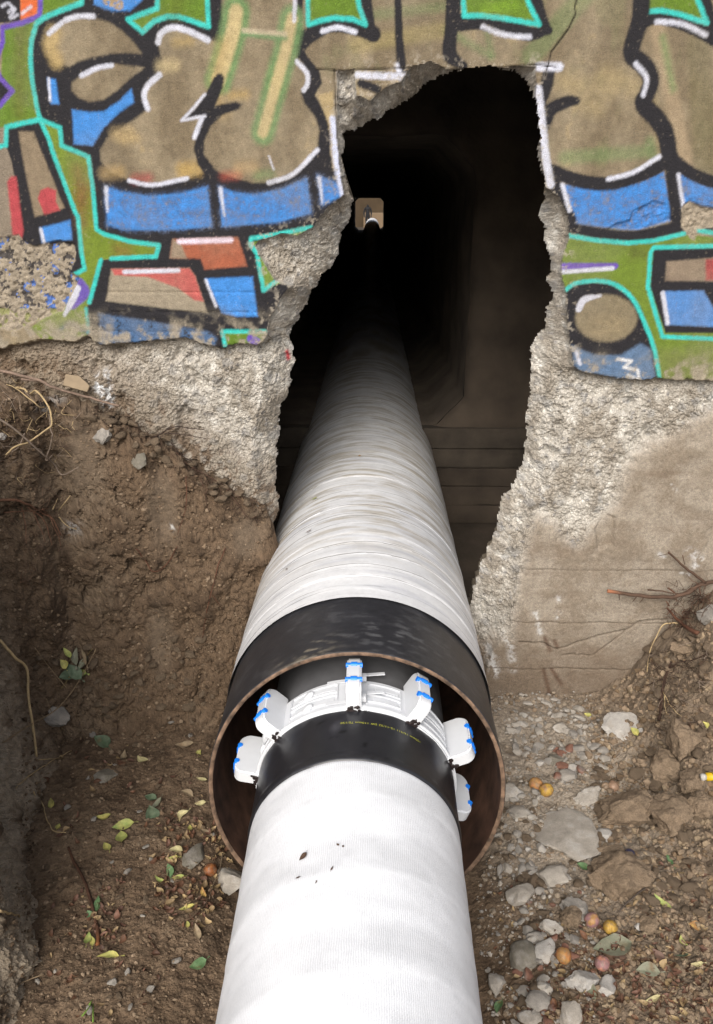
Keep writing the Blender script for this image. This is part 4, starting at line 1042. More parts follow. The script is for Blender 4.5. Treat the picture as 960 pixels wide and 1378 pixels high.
x, y, z = Xb.ravel(), Yb.ravel(), Zb.ravel(); P3 = np.stack([x, y, z], -1); sc = np.repeat(sv, rows)
b3 = fbm(P3 * np.array([1, 1, .7]), 3.2, 3, off=11.); b9 = fbm(P3, 10, 4, off=2.); b30 = fbm(P3, 30, 4, off=7.); b100 = fbm(P3, 100, 3)
fa, a1_, a2_, ra = facets(sc + .02 * b30 + .02 * b9, z * .8 + .02 * b30, 15, 5)
fb, q1_, q2_, rb_ = facets(sc + .006 * b30, z + .006 * b100, 48, 6)
smear = np.zeros(len(x))
for (qx, qz, sx, sz) in ((W(215, 690, 2.62) + (.06, .16)), (W(95, 640, 2.5) + (.07, .17)), (W(330, 730, 2.62) + (.07, .07)), (W(215, 860, 2.6) + (.05, .14))):
    smear = np.maximum(smear, np.exp(-(((x - qx) / sx) ** 2 + ((z - qz) / sz) ** 2) ** 2) * (y > 2.2))
rgh = 1 - .85 * smear
disp = .045 * b3 + .026 * b9 * rgh + .015 * b30 * rgh + .005 * b100 * rgh + .026 * fa * rgh * sstep(-.2, .5, b9 + b3) + .006 * fb * rgh
scrp = fbm(np.stack([sc, 0 * z, z * .12], -1), 16, 3, off=19.) * sstep(.05, .3, z) * sstep(-.5, .2, b3); disp = disp + .016 * scrp
disp = disp + .07 * np.exp(-((x + 1.09) / .05) ** 2) * sstep(.25, .5, z) * (y > 2.3) + .02 * smear
crk = np.exp(-((a2_ - a1_) / .05) ** 2) * sstep(.0, .5, b9 + .4 * b3) * rgh; disp = disp + .016 * crk
fade = np.repeat(np.ones(len(sv)), rows)
nxr, nyr = np.repeat(Nx, rows), np.repeat(Ny, rows)
onp = np.tile(np.concatenate([np.zeros(len(tv)), np.ones(len(plat))]), len(sv))
lim = np.where(onp > 0, .3, 1.0)
BV = np.stack([x + nxr * disp * lim, y + nyr * disp * lim, z + .016 * b9 + .03 * b3 * (z > .5) + .014 * b30 * sstep(.25, .02, np.repeat(fz, rows) - z) + onp * .01 * b30], -1)
BV[:, 1] = np.minimum(BV[:, 1], YW + .10)
bc = soil_d[None] + (soil_m - soil_d)[None] * sstep(-.7, .3, b9 + .4 * b30 + .15)[:, None]
bc = bc + (alb(138, 120, 100)[None] - bc) * (sstep(-.1, .7, b3 + .5 * b30) * .7)[:, None]
bc = bc + (alb(120, 106, 90)[None] - bc) * (.6 * smear)[:, None]
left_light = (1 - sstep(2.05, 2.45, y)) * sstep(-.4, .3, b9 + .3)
bc = bc + (alb(178, 164, 144)[None] - bc) * (.85 * left_light)[:, None]  # dry crust on the near left face, paled further to stand in for sky light
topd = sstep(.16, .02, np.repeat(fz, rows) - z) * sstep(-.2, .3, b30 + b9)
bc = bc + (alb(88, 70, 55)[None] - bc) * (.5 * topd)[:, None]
bc = bc * (1 + .16 * b100 + .14 * fb)[:, None]
for q, w_ in (((100, 725), .022), ((5, 610), .02), ((115, 508), .0), ((60, 560), .025), ((225, 720), .01)):
    if w_:
        d = np.hypot(x - W(*q, 2.6)[0], z - W(*q, 2.6)[1]); m = np.exp(-(d / w_) ** 2) * sstep(-.2, .3, b30 + b100); bc = bc + (alb(196, 194, 190)[None] - bc) * m[:, None]
i = np.arange(len(sv) * rows).reshape(len(sv), rows)
BF = np.stack([i[:-1, :-1], i[1:, :-1], i[1:, 1:], i[:-1, 1:]], -1).reshape(-1, 4)
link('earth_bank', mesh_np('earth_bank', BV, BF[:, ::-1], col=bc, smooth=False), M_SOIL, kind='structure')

# ------------------------------------------------------------------ where does a sight line land?
def sub_bvh(Vv, n, m, k):
    ii = np.arange(n * m).reshape(n, m)[::k, ::k]; a, b = ii.shape
    vv = Vv[ii.ravel()]; ff = grid_faces(a, b)
    return BVHTree.FromPolygons([tuple(q) for q in vv], ff.tolist())
BV_G = sub_bvh(GV, len(gx), len(gy), 3); BV_B = sub_bvh(BV, len(sv), rows, 3)
def hit(px, py, wallY=YW + .01):
    d = Vector(ray(px, py)).normalized(); o = Vector(CAM); best = None
    for t in (BV_G, BV_B):
        h_ = t.ray_cast(o, d)
        if h_[0] is not None and (best is None or h_[3] < best[2]): best = (h_[0], h_[1], h_[3])
    tw = wallY / d.y
    if best is None or tw < best[2]: best = (o + d * tw, Vector((0, -1, 0)), tw)
    n = best[1] if best[1].dot(d) < 0 else -best[1]
    return best[0], n, best[2]
def ground_pt(xx, yy_):
    h_ = BV_G.ray_cast(Vector((xx, yy_, 5)), Vector((0, 0, -1)))
    b_ = BV_B.ray_cast(Vector((xx, yy_, 5)), Vector((0, 0, -1)))
    z_ = -1
    if h_[0] is not None: z_ = h_[0].z
    if b_[0] is not None and b_[0].z > z_: return b_[0], b_[1] if b_[1].z > 0 else -b_[1]
    return Vector((xx, yy_, z_)), (h_[1] if h_[1] is not None and h_[1].z > 0 else Vector((0, 0, 1)))

# ------------------------------------------------------------------ stones and clods
def ico(sub):
    bm = bmesh.new(); bmesh.ops.create_icosphere(bm, subdivisions=sub, radius=1)
    v = np.array([q.co[:] for q in bm.verts]); f = np.array([[q.index for q in fc_.verts] for fc_ in bm.faces]); bm.free(); return v, f
ICO = {k: ico(k) for k in (1, 2, 3, 4, 5)}
def stone_geo(seed, dims, cuts=9, rough=.05, sub=4, flat=.0, lump=.12):
    r_ = np.random.default_rng(seed); v, f = ICO[sub]; v = v.copy()
    for _ in range(cuts):                                   # knock flat faces off the ball
        n = r_.normal(size=3); n /= np.linalg.norm(n); h_ = r_.uniform(.5, .82)
        d = v @ n - h_; k = d > 0; v[k] -= np.outer(d[k], n) * .95
    v = v * (1 + lump * fbm(v, 1.6, 3, off=seed * 3.1))[:, None]
    v = v * (1 + rough * fbm(v, 6, 3, off=seed * 1.7))[:, None]
    if sub >= 4: v = v * (1 + rough * .5 * fbm(v, 16, 3, off=seed * 1.3))[:, None]
    v = v / np.abs(v).max(0) * np.array(dims) / 2
    return v, f
def col_var(v, base, var, seed, base2=None):
    n = fbm(v, 22, 4, off=seed * 2.3); n2 = fbm(v, 90, 3, off=seed)
    c = np.tile(base, (len(v), 1)) * (1 + 1.5 * var * n + var * n2)[:, None]
    if base2 is not None: c = c + (base2[None] - c) * (sstep(.05, .6, n + .4 * n2) * .7)[:, None]
    return c
C_PALE, C_GREY, C_CLOD, C_BRIK, C_WHITE, C_OLIV = alb(168, 160, 149), alb(148, 142, 134), alb(134, 116, 96), alb(136, 98, 82), alb(184, 179, 172), alb(124, 118, 106)
def stone(name, label, cat, pxy, size_px, kind, seed, group=None, thick=.6, cuts=17, sub=4, sink=.36, rz=None, rough=.05):
    p, n, dist = hit(*pxy)
    sc = dist / FPX / 1.05
    w, h_ = size_px[0] * sc, size_px[1] * sc
    base, base2 = {'pale': (C_PALE, C_WHITE), 'grey': (C_GREY, C_PALE), 'clod': (C_CLOD, alb(118, 101, 82)), 'brick': (C_BRIK, C_GREY), 'white': (C_WHITE, C_PALE), 'oliv': (C_OLIV, C_GREY)}[kind]
    lie = 1.0 / max(.45, abs(math.sin(math.asin(min(1, (CAM[2] - p.z) / dist)))))       # seen obliquely: a lying stone is longer than it looks
    if kind == 'clod': sink = .24
    dims = (w, h_ * (.75 * lie if thick < .4 else 1.0), max(.008, min(w, h_) * thick))
    v, f = stone_geo(seed, dims, cuts=cuts if kind != 'clod' else 9, rough=rough if kind != 'clod' else .07, sub=sub if kind != 'clod' else 5, lump=.12 if kind != 'clod' else .22)
    o = link(name, mesh_np(name, v, f, col=col_var(v, base, .12, seed, base2), smooth=True), M_STONE if kind != 'clod' else M_SOIL)
    q = Vector((0, 0, 1)).rotation_difference(n.lerp(Vector((0, 0, 1)), .5).normalized())
    o.rotation_euler = (q.to_matrix().to_4x4() @ Matrix.Rotation(random.uniform(-.5, .5) if rz is None else rz, 4, 'Z')).to_euler()
    o.location = p + Vector((0, 0, dims[2] * (.5 - sink)))
    try: o.data.set_sharp_from_angle(angle=math.radians(38))
    except Exception: pass
    o['label'] = label; o['category'] = cat
    if group: o['group'] = group
    return o
BIG = [
    ('concrete_slab', 'largest flat pale concrete slab lying right of the casing mouth', 'concrete chunk', (766, 1126), (88, 92), 'pale', dict(thick=.22, cuts=12)),
    ('concrete_slab', 'jagged whitish concrete plate lying on brown soil below the footing', 'concrete chunk', (832, 974), (52, 46), 'white', dict(thick=.22, cuts=10, rough=.12)),
    ('concrete_chunk', 'round grey concrete lump highest in the rubble beside the casing', 'concrete chunk', (754, 981), (25, 25), 'pale', {}),
    ('concrete_chunk', 'wedge-shaped grey chunk pointing down just right of the two orange plums', 'concrete chunk', (763, 1046), (26, 36), 'grey', dict(cuts=20)),
    ('concrete_chunk', 'pale angular chunk directly below the large flat slab', 'concrete chunk', (747, 1180), (46, 34), 'pale', dict(cuts=20)),
    ('concrete_chunk', 'pale lump tucked under the right end of the large slab', 'concrete chunk', (813, 1124), (26, 22), 'white', {}),
    ('concrete_chunk', 'grey chunk half hidden behind a small brown clod and a pink plum', 'concrete chunk', (776, 1226), (42, 32), 'grey', {}),
    ('smooth_stone', 'smooth olive-grey oval cobble, largest rounded stone beside the white pipe', 'stone', (705, 1290), (36, 46), 'oliv', dict(cuts=2, rough=.02)),
    ('concrete_chunk', 'whitish triangular chunk between the oval cobble and an orange plum', 'concrete chunk', (736, 1280), (30, 40), 'white', dict(cuts=20)),
    ('concrete_chunk', 'grey chunk leaning on the top of the oval cobble', 'concrete chunk', (722, 1262), (26, 24), 'grey', {}),
    ('concrete_chunk', 'long pale shard above the cluster of grey chunks by the cobble', 'concrete chunk', (741, 1251), (32, 22), 'pale', dict(cuts=20)),
    ('concrete_chunk', 'whitish jagged lump with an olive leaf on its right end', 'concrete chunk', (785, 1323), (42, 36), 'white', dict(cuts=10, rough=.1)),
    ('concrete_chunk', 'round grey lump at the bottom of the frame beside the white pipe', 'concrete chunk', (724, 1348), (34, 28), 'grey', dict(cuts=5)),
    ('concrete_chunk', 'pointed pale chunk stacked just above the round grey lump', 'concrete chunk', (729, 1332), (28, 22), 'pale', dict(cuts=20)),
    ('concrete_chunk', 'pale lump cut off by the bottom edge below the round grey lump', 'concrete chunk', (710, 1371), (34, 24), 'pale', {}),
    ('concrete_chunk', 'pale upright chunk at the bottom edge right of the round grey lump', 'concrete chunk', (768, 1370), (28, 36), 'pale', {}),
    ('concrete_chunk', 'broad pale chunk level with the bottom of the casing ring', 'concrete chunk', (702, 1206), (40, 34), 'pale', dict(cuts=20)),
    ('concrete_chunk', 'pale chunk half buried right against the casing rim', 'concrete chunk', (690, 1068), (40, 34), 'pale', dict(thick=.4)),
    ('concrete_chunk', 'flat pale piece left of the large slab', 'concrete chunk', (697, 1092), (34, 28), 'pale', dict(thick=.35)),
    ('concrete_chunk', 'tan-grey stone just left of the wedge-shaped chunk', 'stone', (746, 1023), (24, 20), 'oliv', {}),
    ('concrete_chunk', 'rough crumbly chunk just above the right end of the large slab', 'concrete chunk', (790, 1075), (48, 26), 'pale', dict(rough=.14)),
    ('concrete_chunk', 'pale fragment resting by the pink plum at the bottom', 'concrete chunk', (815, 1330), (24, 36), 'white', {}),
    ('concrete_chunk', 'isolated pale chunk on dark soil close to the white pipe', 'concrete chunk', (667, 1328), (28, 28), 'pale', {}),
    ('clay_clod', 'largest brown clay clod, rounded, right of the pink plum', 'clod', (836, 1192), (82, 72), 'clod', dict(thick=.7)),
    ('clay_clod', 'broad brown clod just right of the large pale slab', 'clod', (842, 1098), (72, 66), 'clod', dict(thick=.6)),
    ('clay_clod', 'big brown clod at upper right of the broad clod, split by a crack', 'clod', (897, 1104), (62, 58), 'clod', dict(thick=.6)),
    ('clay_clod', 'tall upright clod with a pale lit face at the right bank', 'clod', (915, 1008), (54, 58), 'clod', dict(thick=.9, cuts=10)),
    ('clay_clod', 'clod under the tall upright clod, leaning left', 'clod', (893, 1042), (44, 56), 'clod', dict(thick=.8)),
    ('clay_clod', 'clod beside the yellow tube', 'clod', (930, 1058), (34, 48), 'clod', dict(thick=.8)),
    ('clay_clod', 'small brown clod touching the left of the pink plum', 'clod', (771, 1240), (32, 28), 'clod', dict(thick=.8)),
    ('clay_clod', 'oblong brown clod above the largest clod', 'clod', (822, 1150), (36, 22), 'clod', dict(thick=.8)),
    ('clay_clod', 'rounded clod low on the right, below the tallest leaf', 'clod', (874, 1248), (26, 24), 'clod', dict(thick=.8)),
    ('clay_clod', 'clod at the right edge near the upper clods', 'clod', (942, 1090), (40, 36), 'clod', dict(thick=.8)),
    ('concrete_chunk', 'grey chunk wedged at the foot of the left bank under a dry twig', 'concrete chunk', (75, 963), (46, 44), 'grey', dict(rough=.1)),
    ('flat_stone', 'small flat grey stone on the dark soil left of the casing', 'stone', (141, 1044), (26, 26), 'oliv', dict(thick=.3)),
    ('flat_stone', 'flat grey-pink stone among dry leaves beside the casing ring', 'stone', (264, 1152), (28, 44), 'oliv', dict(thick=.3, cuts=5)),
    ('concrete_block', 'corner of a pale concrete block under the left side of the white pipe', 'concrete chunk', (312, 1187), (44, 40), 'pale', dict(thick=.5, cuts=12)),
    ('concrete_chunk', 'knobbly grey pebble-dashed lump stuck in the soil face below the rough band', 'concrete chunk', (139, 589), (30, 28), 'grey', dict(rough=.14)),
    ('concrete_chunk', 'pale stone half out of the soil near the foot of the rough band', 'concrete chunk', (188, 620), (24, 30), 'oliv', {}),
    ('concrete_chunk', 'greyish block at the right edge beside the roots', 'concrete chunk', (953, 832), (30, 34), 'grey', {}),
    ('clay_clod', 'clod perched on the right bank just under the roots', 'clod', (918, 880), (34, 26), 'clod', dict(thick=.8)),
]
for k, (nm, lab, cat, pxy, sz, kind, kw) in enumerate(BIG):
    stone(nm, lab, cat, pxy, sz, kind, 100 + k, **kw)
# a thin broken tile leaning on the wall
p, n, dist = hit(106, 514)
bm = bmesh.new(); vs = [bm.verts.new(q) for q in ((-.042, 0, -.012), (-.034, 0, .028), (.012, 0, .024), (.048, 0, -.008), (.040, 0, -.030))]
fc_ = bm.faces.new(vs); r_ = bmesh.ops.extrude_face_region(bm, geom=[fc_]); bmesh.ops.translate(bm, vec=(0, .011, 0), verts=[q for q in r_['geom'] if isinstance(q, bmesh.types.BMVert)])
bmesh.ops.recalc_face_normals(bm, faces=bm.faces[:]); bmesh.ops.bevel(bm, geom=bm.edges[:], offset=.0015, segments=1, affect='EDGES')
o = bm_obj('tile_fragment', bm, plain_mat('tile_fragment', tuple(alb(150, 132, 108)), rough=.9, var=.15), smooth=False, label='thin tan tile fragment leaning on the wall at the top of the bank', category='tile')
o.location = p + Vector((0, -.03, .004)); o.rotation_euler = (-.35, .1, .15)

# ------------------------------------------------------------------ medium rubble, each piece its own object, sharing a few meshes
def region_pts(poly, n, mind=0, seed=0):
    r_ = np.random.default_rng(seed); poly = np.array(poly, float); out = []
    lo, hi = poly.min(0), poly.max(0); tries = 0
    while len(out) < n and tries < n * 60:
        tries += 1; q = lo + (hi - lo) * r_.random(2)
        if psd(q[:1], q[1:], poly)[0] > 0: continue
        if mind and any(abs(q[0] - a[0]) < mind and abs(q[1] - a[1]) < mind for a in out): continue
        out.append(q)
    return out
RUB = {}
for kind, base, base2 in (('grey', C_GREY, C_PALE), ('pale', C_PALE, C_WHITE), ('clod', C_CLOD, alb(118, 101, 82)), ('brick', C_BRIK, C_GREY)):
    RUB[kind] = []
    for k in range(5):
        v, f = stone_geo(300 + k * 7 + len(kind), (1, .8, .6), cuts=10 if kind != 'clod' else 5, rough=.06 if kind != 'clod' else .12, sub=3, lump=.15)
        me = mesh_np('rubble_' + kind, v, f, col=col_var(v * .03, base, .14, k, base2)); me.materials.append(M_STONE if kind != 'clod' else M_SOIL)
        try: me.set_sharp_from_angle(angle=math.radians(40))
        except Exception: pass
        RUB[kind].append(me)
MARKS = {'the large flat slab': (766, 1126), 'the jagged whitish plate': (832, 974), 'the wedge-shaped chunk': (763, 1046), 'the two orange plums': (728, 1062), 'the oval cobble': (705, 1290), 'the largest clod': (836, 1192),
         'the broad brown clod': (842, 1098), 'the tall upright clod': (915, 1008), 'the yellow tube': (948, 1050), 'the yellow plum': (821, 1252), 'the mauve plum': (810, 1300), 'the round grey lump': (724, 1348), 'the curved lime leaf': (891, 1216),
         'the casing rim': (672, 1090), 'the white pipe': (650, 1310), 'the dark upright root': (892, 930), 'the split root': (920, 840), 'the narrow green leaf': (903, 1160), 'the round lump by the footing': (754, 981), 'the broad green leaf': (137, 1001),
         'the lime leaf pair': (165, 1120), 'the half-buried root': (125, 1220), 'the leaf pile': (250, 1180), 'the weeds': (98, 893), 'the round dark green leaf': (201, 1097), 'the tiny sprout': (122, 1360), 'the long yellow leaf': (146, 1292),
         'the straw stick': (35, 980), 'the stemmed green leaf': (266, 1298), 'the small flat grey stone': (141, 1044), 'the footing': (745, 935), 'the isolated pale chunk': (667, 1328), 'the dark blue plum': (847, 1151), 'the orange-pink plum': (796, 1242), 'the tan tile': (106, 514), 'the knobbly lump in the soil face': (139, 589), 'the pale stone in the soil face': (188, 620), 'the thin dark roots': (245, 580), 'the tangled rootlets': (300, 655), 'the grey chunk under the twig': (75, 963), 'the left flank of the casing': (320, 880)}
def near_label(q, kind, big):
    nm, m = min(MARKS.items(), key=lambda t: (t[1][0] - q[0]) ** 2 + (t[1][1] - q[1]) ** 2); dx, dy = q[0] - m[0], q[1] - m[1]
    horiz = 'left' if dx < 0 else 'right'; vert = 'above' if dy < 0 else 'below'
    rel = ('just ' + vert) if abs(dy) > 2.2 * abs(dx) else (f'to the {horiz} of' if abs(dx) > 2.2 * abs(dy) else f'{vert} and {horiz} of')
    far = 'close' if math.hypot(dx, dy) < 22 else ('well' if math.hypot(dx, dy) > 42 else '')
    what = {'pale': 'pale rubble piece', 'grey': 'grey rubble piece', 'clod': 'brown earth clod', 'brick': 'reddish brick crumb'}[kind]
    return f"{'larger' if big else 'tiny'} {what} {far + ' ' if far else ''}{rel} {nm}".replace('close to the', 'close on the').replace('close just', 'just').replace('well just', 'well')
def rubble(poly, n, sizes, kinds, label, cat, name, group, mind, seed):
    r_ = np.random.default_rng(seed)
    for k, q in enumerate(region_pts(poly, n, mind, seed)):
        p, nn, dist = hit(*q); kind = kinds[r_.integers(len(kinds))]; s_ = r_.uniform(*sizes) * dist / FPX
        o = bpy.data.objects.new(name, RUB[kind][r_.integers(5)]); COL.objects.link(o)
        o.location = p + nn * s_ * .04; o.scale = (s_, s_ * r_.uniform(.7, 1.1), s_ * r_.uniform(.7, 1.1)); o.rotation_euler = r_.uniform(-.5, .5, 3) + np.array([0, 0, r_.uniform(0, 6.28)])
        o['label'] = near_label(q, kind, s_ * FPX / dist > (sizes[0] + sizes[1]) / 2); o['category'] = 'clod' if kind == 'clod' else 'rubble'; o['group'] = 'loose rubble and clods'
rubble([(680, 965), (715, 940), (760, 940), (800, 965), (800, 1030), (720, 1030), (690, 1010)], 55, (8, 17), ['pale', 'grey', 'pale'], 'small piece of grey rubble in the dusty patch between footing and casing', 'rubble', 'rubble_piece', 'small rubble above the slab', 6, 1)
rubble([(735, 1010), (815, 1000), (815, 1040), (740, 1050)], 16, (12, 22), ['pale', 'pale', 'grey', 'brick'], 'small loose rubble among the chunks left of the large clods', 'rubble', 'rubble_piece', 'small rubble above the slab', 9, 2)
rubble([(670, 1050), (720, 1050), (740, 1170), (690, 1190), (668, 1170)], 40, (8, 18), ['pale', 'grey', 'clod'], 'small rubble between the casing ring and the large slab', 'rubble', 'rubble_piece', 'small rubble beside the ring', 8, 3)
rubble([(690, 1170), (800, 1150), (800, 1230), (740, 1378), (690, 1378), (700, 1250)], 60, (9, 20), ['pale', 'grey', 'grey', 'clod', 'brick'], 'small rubble in the trail of grey chunks right of the white pipe', 'rubble', 'rubble_piece', 'small rubble trail', 9, 4)
rubble([(800, 1020), (960, 1000), (960, 1240), (870, 1230), (800, 1180)], 75, (10, 24), ['clod'], 'small brown crumbly clod among the large clods on the right', 'clod', 'small_clod', 'small clods on the right', 10, 5)
rubble([(870, 860), (960, 840), (960, 1000), (890, 1000)], 35, (10, 22), ['clod'], 'small crumbly clod on the slope of the right bank', 'clod', 'small_clod', 'small clods on the right bank', 10, 6)
rubble([(60, 950), (280, 920), (300, 1100), (220, 1378), (40, 1378), (60, 1100)], 55, (6, 13), ['clod', 'clod', 'grey'], 'small crumb of earth on the dark pit floor left of the pipes', 'clod', 'small_clod', 'earth crumbs on the left floor', 12, 7)
rubble([(110, 535), (180, 560), (250, 605), (330, 670), (372, 695), (350, 712), (300, 675), (220, 620), (110, 562)], 46, (8, 22), ['clod'], '', 'clod', 'small_clod', '', 7, 8)
rubble([(40, 880), (280, 850), (290, 950), (60, 960)], 40, (8, 20), ['clod'], '', 'clod', 'small_clod', '', 9, 9)
# crumbs nobody could count
def crumbs(name, poly, n, sizes, cols, seed, lift=.15):
    r_ = np.random.default_rng(seed); v0, f0 = ICO[1]; VV, FF, CC = [], [], []
    for k, q in enumerate(region_pts(poly, n, 0, seed)):
        p, nn, dist = hit(*q); s_ = sizes[0] * (sizes[1] / sizes[0]) ** (r_.random() ** 2.2) * .5 * dist / FPX
        v = v0 * (1 + .35 * r_.normal(size=(len(v0), 1)) * .6) * s_ * np.array([1, r_.uniform(.6, 1), r_.uniform(.5, .9)])
        a = r_.uniform(0, 6.28); ca, sa = math.cos(a), math.sin(a)
        v = np.stack([v[:, 0] * ca - v[:, 1] * sa, v[:, 0] * sa + v[:, 1] * ca, v[:, 2]], -1) + np.array(p + nn * s_ * lift)
        VV.append(v); FF.append(f0 + k * len(v0)); c = cols[r_.integers(len(cols))] * r_.uniform(.8, 1.2); CC.append(np.tile(c, (len(v0), 1)))
    link(name, mesh_np(name, np.concatenate(VV), np.concatenate(FF), col=np.concatenate(CC), smooth=False), M_STONE, kind='stuff')
crumbs('gravel', [(650, 930), (800, 930), (830, 1000), (820, 1100), (800, 1378), (655, 1378), (640, 1190), (680, 1100), (680, 1000)], 2200, (2, 8), [C_PALE, C_GREY, C_CLOD, alb(150, 136, 118)], 21)
crumbs('soil_crumbs', [(30, 900), (300, 850), (300, 1150), (330, 1200), (300, 1378), (0, 1378), (30, 1100)], 3000, (2, 7), [soil_m, soil_l, soil_d, alb(120, 102, 82)], 22)
crumbs('soil_crumbs', [(790, 950), (960, 830), (960, 1378), (740, 1378), (800, 1200)], 3600, (2.5, 11), [C_CLOD, alb(120, 100, 78), soil_l, alb(150, 132, 108)], 23)
crumbs('soil_crumbs', [(0, 520), (130, 550), (360, 700), (320, 880), (40, 900), (0, 1000)], 1600, (2, 7), [soil_m, soil_l, alb(134, 114, 92)], 24)

# ------------------------------------------------------------------ roots, sticks and stems
def tube_geo(pts, rad, sides=7, wob=.0):
    pts = np.asarray(pts, float); q = smooth_line(np.column_stack([pts, rad]), 6) if len(pts) > 2 else np.column_stack([pts, rad])
    if wob: q[:, :3] += wob * np.stack([fbm(q[:, :3] + 3 * k, 25, 2) for k in range(3)], -1)
    p, r_ = q[:, :3], q[:, 3]; t = np.gradient(p, axis=0); t /= np.linalg.norm(t, axis=1)[:, None] + 1e-9
    a = np.cross(t, np.array([.3, .2, .93])); a /= np.linalg.norm(a, axis=1)[:, None] + 1e-9; b = np.cross(t, a)
    th = np.linspace(0, 2 * np.pi, sides + 1)[:-1]
    Vt = (p[:, None] + r_[:, None, None] * (np.cos(th)[None, :, None] * a[:, None] + np.sin(th)[None, :, None] * b[:, None])).reshape(-1, 3)
    i = np.arange(len(p) * sides).reshape(len(p), sides)
    Ft = np.stack([i[:-1], np.roll(i, -1, 1)[:-1], np.roll(i, -1, 1)[1:], i[1:]], -1).reshape(-1, 4)
    e0 = np.stack([i[0, 1:-1] * 0 + i[0, 0], i[0, 2:], i[0, 1:-1]], -1); e1 = np.stack([i[-1, 1:-1] * 0 + i[-1, 0], i[-1, 1:-1], i[-1, 2:]], -1)
    return Vt, Ft, np.concatenate([e0, e1])
C_ROOT, C_ROOTR, C_STRAW, C_TWIG = alb(88, 68, 55), alb(96, 64, 48), alb(188, 164, 124), alb(138, 122, 108)
def path3(pxs, lifts):
    out = []
    for k, q in enumerate(pxs):
        p, n, d = hit(q[0], q[1]); l_ = lifts[k] if hasattr(lifts, '__len__') else lifts
        out.append(np.array(p - Vector(ray(*q)).normalized() * l_ * .6 + n * l_ * .5))
    return np.array(out)
def tube_obj(name, pxs, r0, r1, col, lift=.006, parent=None, wob=.003, tip=None):
    p = path3(pxs, lift); n = len(p); sc = 2.4 / FPX
    Vt, Fq_, Ft_ = tube_geo(p, np.linspace(r0, r1, n) * sc, wob=wob)
    c = col_var(Vt, col, .22, len(pxs) * 3 + int(pxs[0][0]))
    if tip is not None:
        m = np.exp(-(np.linalg.norm(Vt - p[0], axis=1) / .03) ** 2); c = c + (tip[None] - c) * m[:, None]
    return link(name, mesh_np(name, Vt, [Fq_, Ft_], col=c), M_ROOT, parent)
def root(name, label, cat, main, branches=(), col=C_ROOT, r=(2.2, 1.2), lift=.008, tip=None, **kw):
    if not branches:
        o = tube_obj(name, main, r[0], r[1], col, lift, None, tip=tip, **kw); o['label'] = label; o['category'] = cat; return o
    e = thing(name, label, cat)
    tube_obj('main_stem', main, r[0], r[1], col, lift, e, tip=tip, **kw)
    for b in branches:
        tube_obj('side_root', b[0], b[1], b[2], b[3] if len(b) > 3 else col, lift, e, **kw)
    return e
root('broken_root', 'thick dark root with a broken orange tip sticking out left over the footing', 'root', [(816, 793), (845, 797), (875, 800), (900, 800), (920, 796), (940, 785), (965, 780)],
     [([(832, 797), (832, 805)], 1.2, .5), ([(857, 799), (850, 807)], 1.2, .5), ([(866, 800), (860, 808)], 1.0, .5), ([(870, 791), (893, 793), (915, 797)], 1.4, .8), ([(897, 788), (910, 798)], 1.6, .8, C_ROOTR),
      ([(915, 798), (930, 788), (950, 783)], 2.2, 1.5)], r=(3.2, 3.6), lift=[.03, .035, .04, .04, .04, .03, .02], tip=alb(176, 116, 84))
root('broken_root', 'straight thin root slanting down to the root tangle at the right edge', 'root', [(898, 741), (918, 759), (935, 772), (948, 782)], [([(917, 745), (920, 758)], .9, .6), ([(884, 746), (898, 743)], .5, .5)], r=(1.8, 2.6), lift=.03)
root('broken_root', 'rust-brown split root pointing up left below the thick dark root', 'root', [(896, 815), (903, 824), (915, 836), (930, 848), (945, 855)], [([(899, 812), (895, 806)], 1.4, .6)], col=C_ROOTR, r=(1.6, 4.0), lift=.03)
root('rootlet', 'pale arched rootlet hanging on the right side of the footing', 'root', [(874, 905), (876, 880), (882, 855), (893, 839), (903, 837), (914, 840)], col=C_STRAW, r=(.8, 1.4), lift=.02)
root('rootlet', 'pale forked rootlets low on the right bank', 'root', [(895, 932), (902, 945), (912, 958), (918, 965)], [([(897, 938), (898, 952), (902, 962)], .8, .4, C_STRAW)], col=C_STRAW, r=(1.0, .5), lift=.02)
root('dead_root', 'dark upright root running down the right bank from the cracked footing', 'root', [(905, 890), (898, 910), (893, 930), (891, 955), (889, 970)], [([(889, 930), (888, 960)], 1.0, .8), ([(902, 900), (915, 893), (930, 890), (955, 880)], 1.6, .8), ([(893, 915), (880, 920), (866, 926)], 1.2, .5)], col=alb(70, 52, 42), r=(1.6, 2.6), lift=.012)
root('rootlet', 'pale curved root looping over the top of the left bank', 'root', [(0, 612), (14, 600), (32, 590), (50, 578), (58, 563), (56, 550), (50, 538), (44, 528), (36, 523), (24, 520)], [([(54, 549), (40, 545), (20, 536), (8, 532)], 1.1, .6), ([(58, 557), (66, 575), (67, 590), (60, 605), (54, 610)], 1.1, .8, C_TWIG)], col=C_STRAW, r=(1.2, 1.6), lift=[.05, .06, .07, .08, .08, .07, .06, .05, .04, .03])
root('grey_twig', 'long grey twig slanting down the left bank, bent at its tip', 'twig', [(-6, 566), (20, 585), (45, 605), (70, 624), (94, 638), (111, 624)], [([(24, 585), (16, 595), (4, 606)], .9, .5)], col=C_TWIG, r=(1.7, .9), lift=[.06, .07, .07, .07, .06, .07], wob=.0)
root('dry_stick', 'grey-brown stick lying along the top edge of the left bank', 'stick', [(-6, 497), (20, 502), (52, 510), (72, 520), (90, 526), (118, 533), (140, 540), (162, 545)], [([(30, 509), (52, 512)], 2.0, 1.2)], col=alb(132, 112, 98), r=(2.6, 1.8), lift=.02)
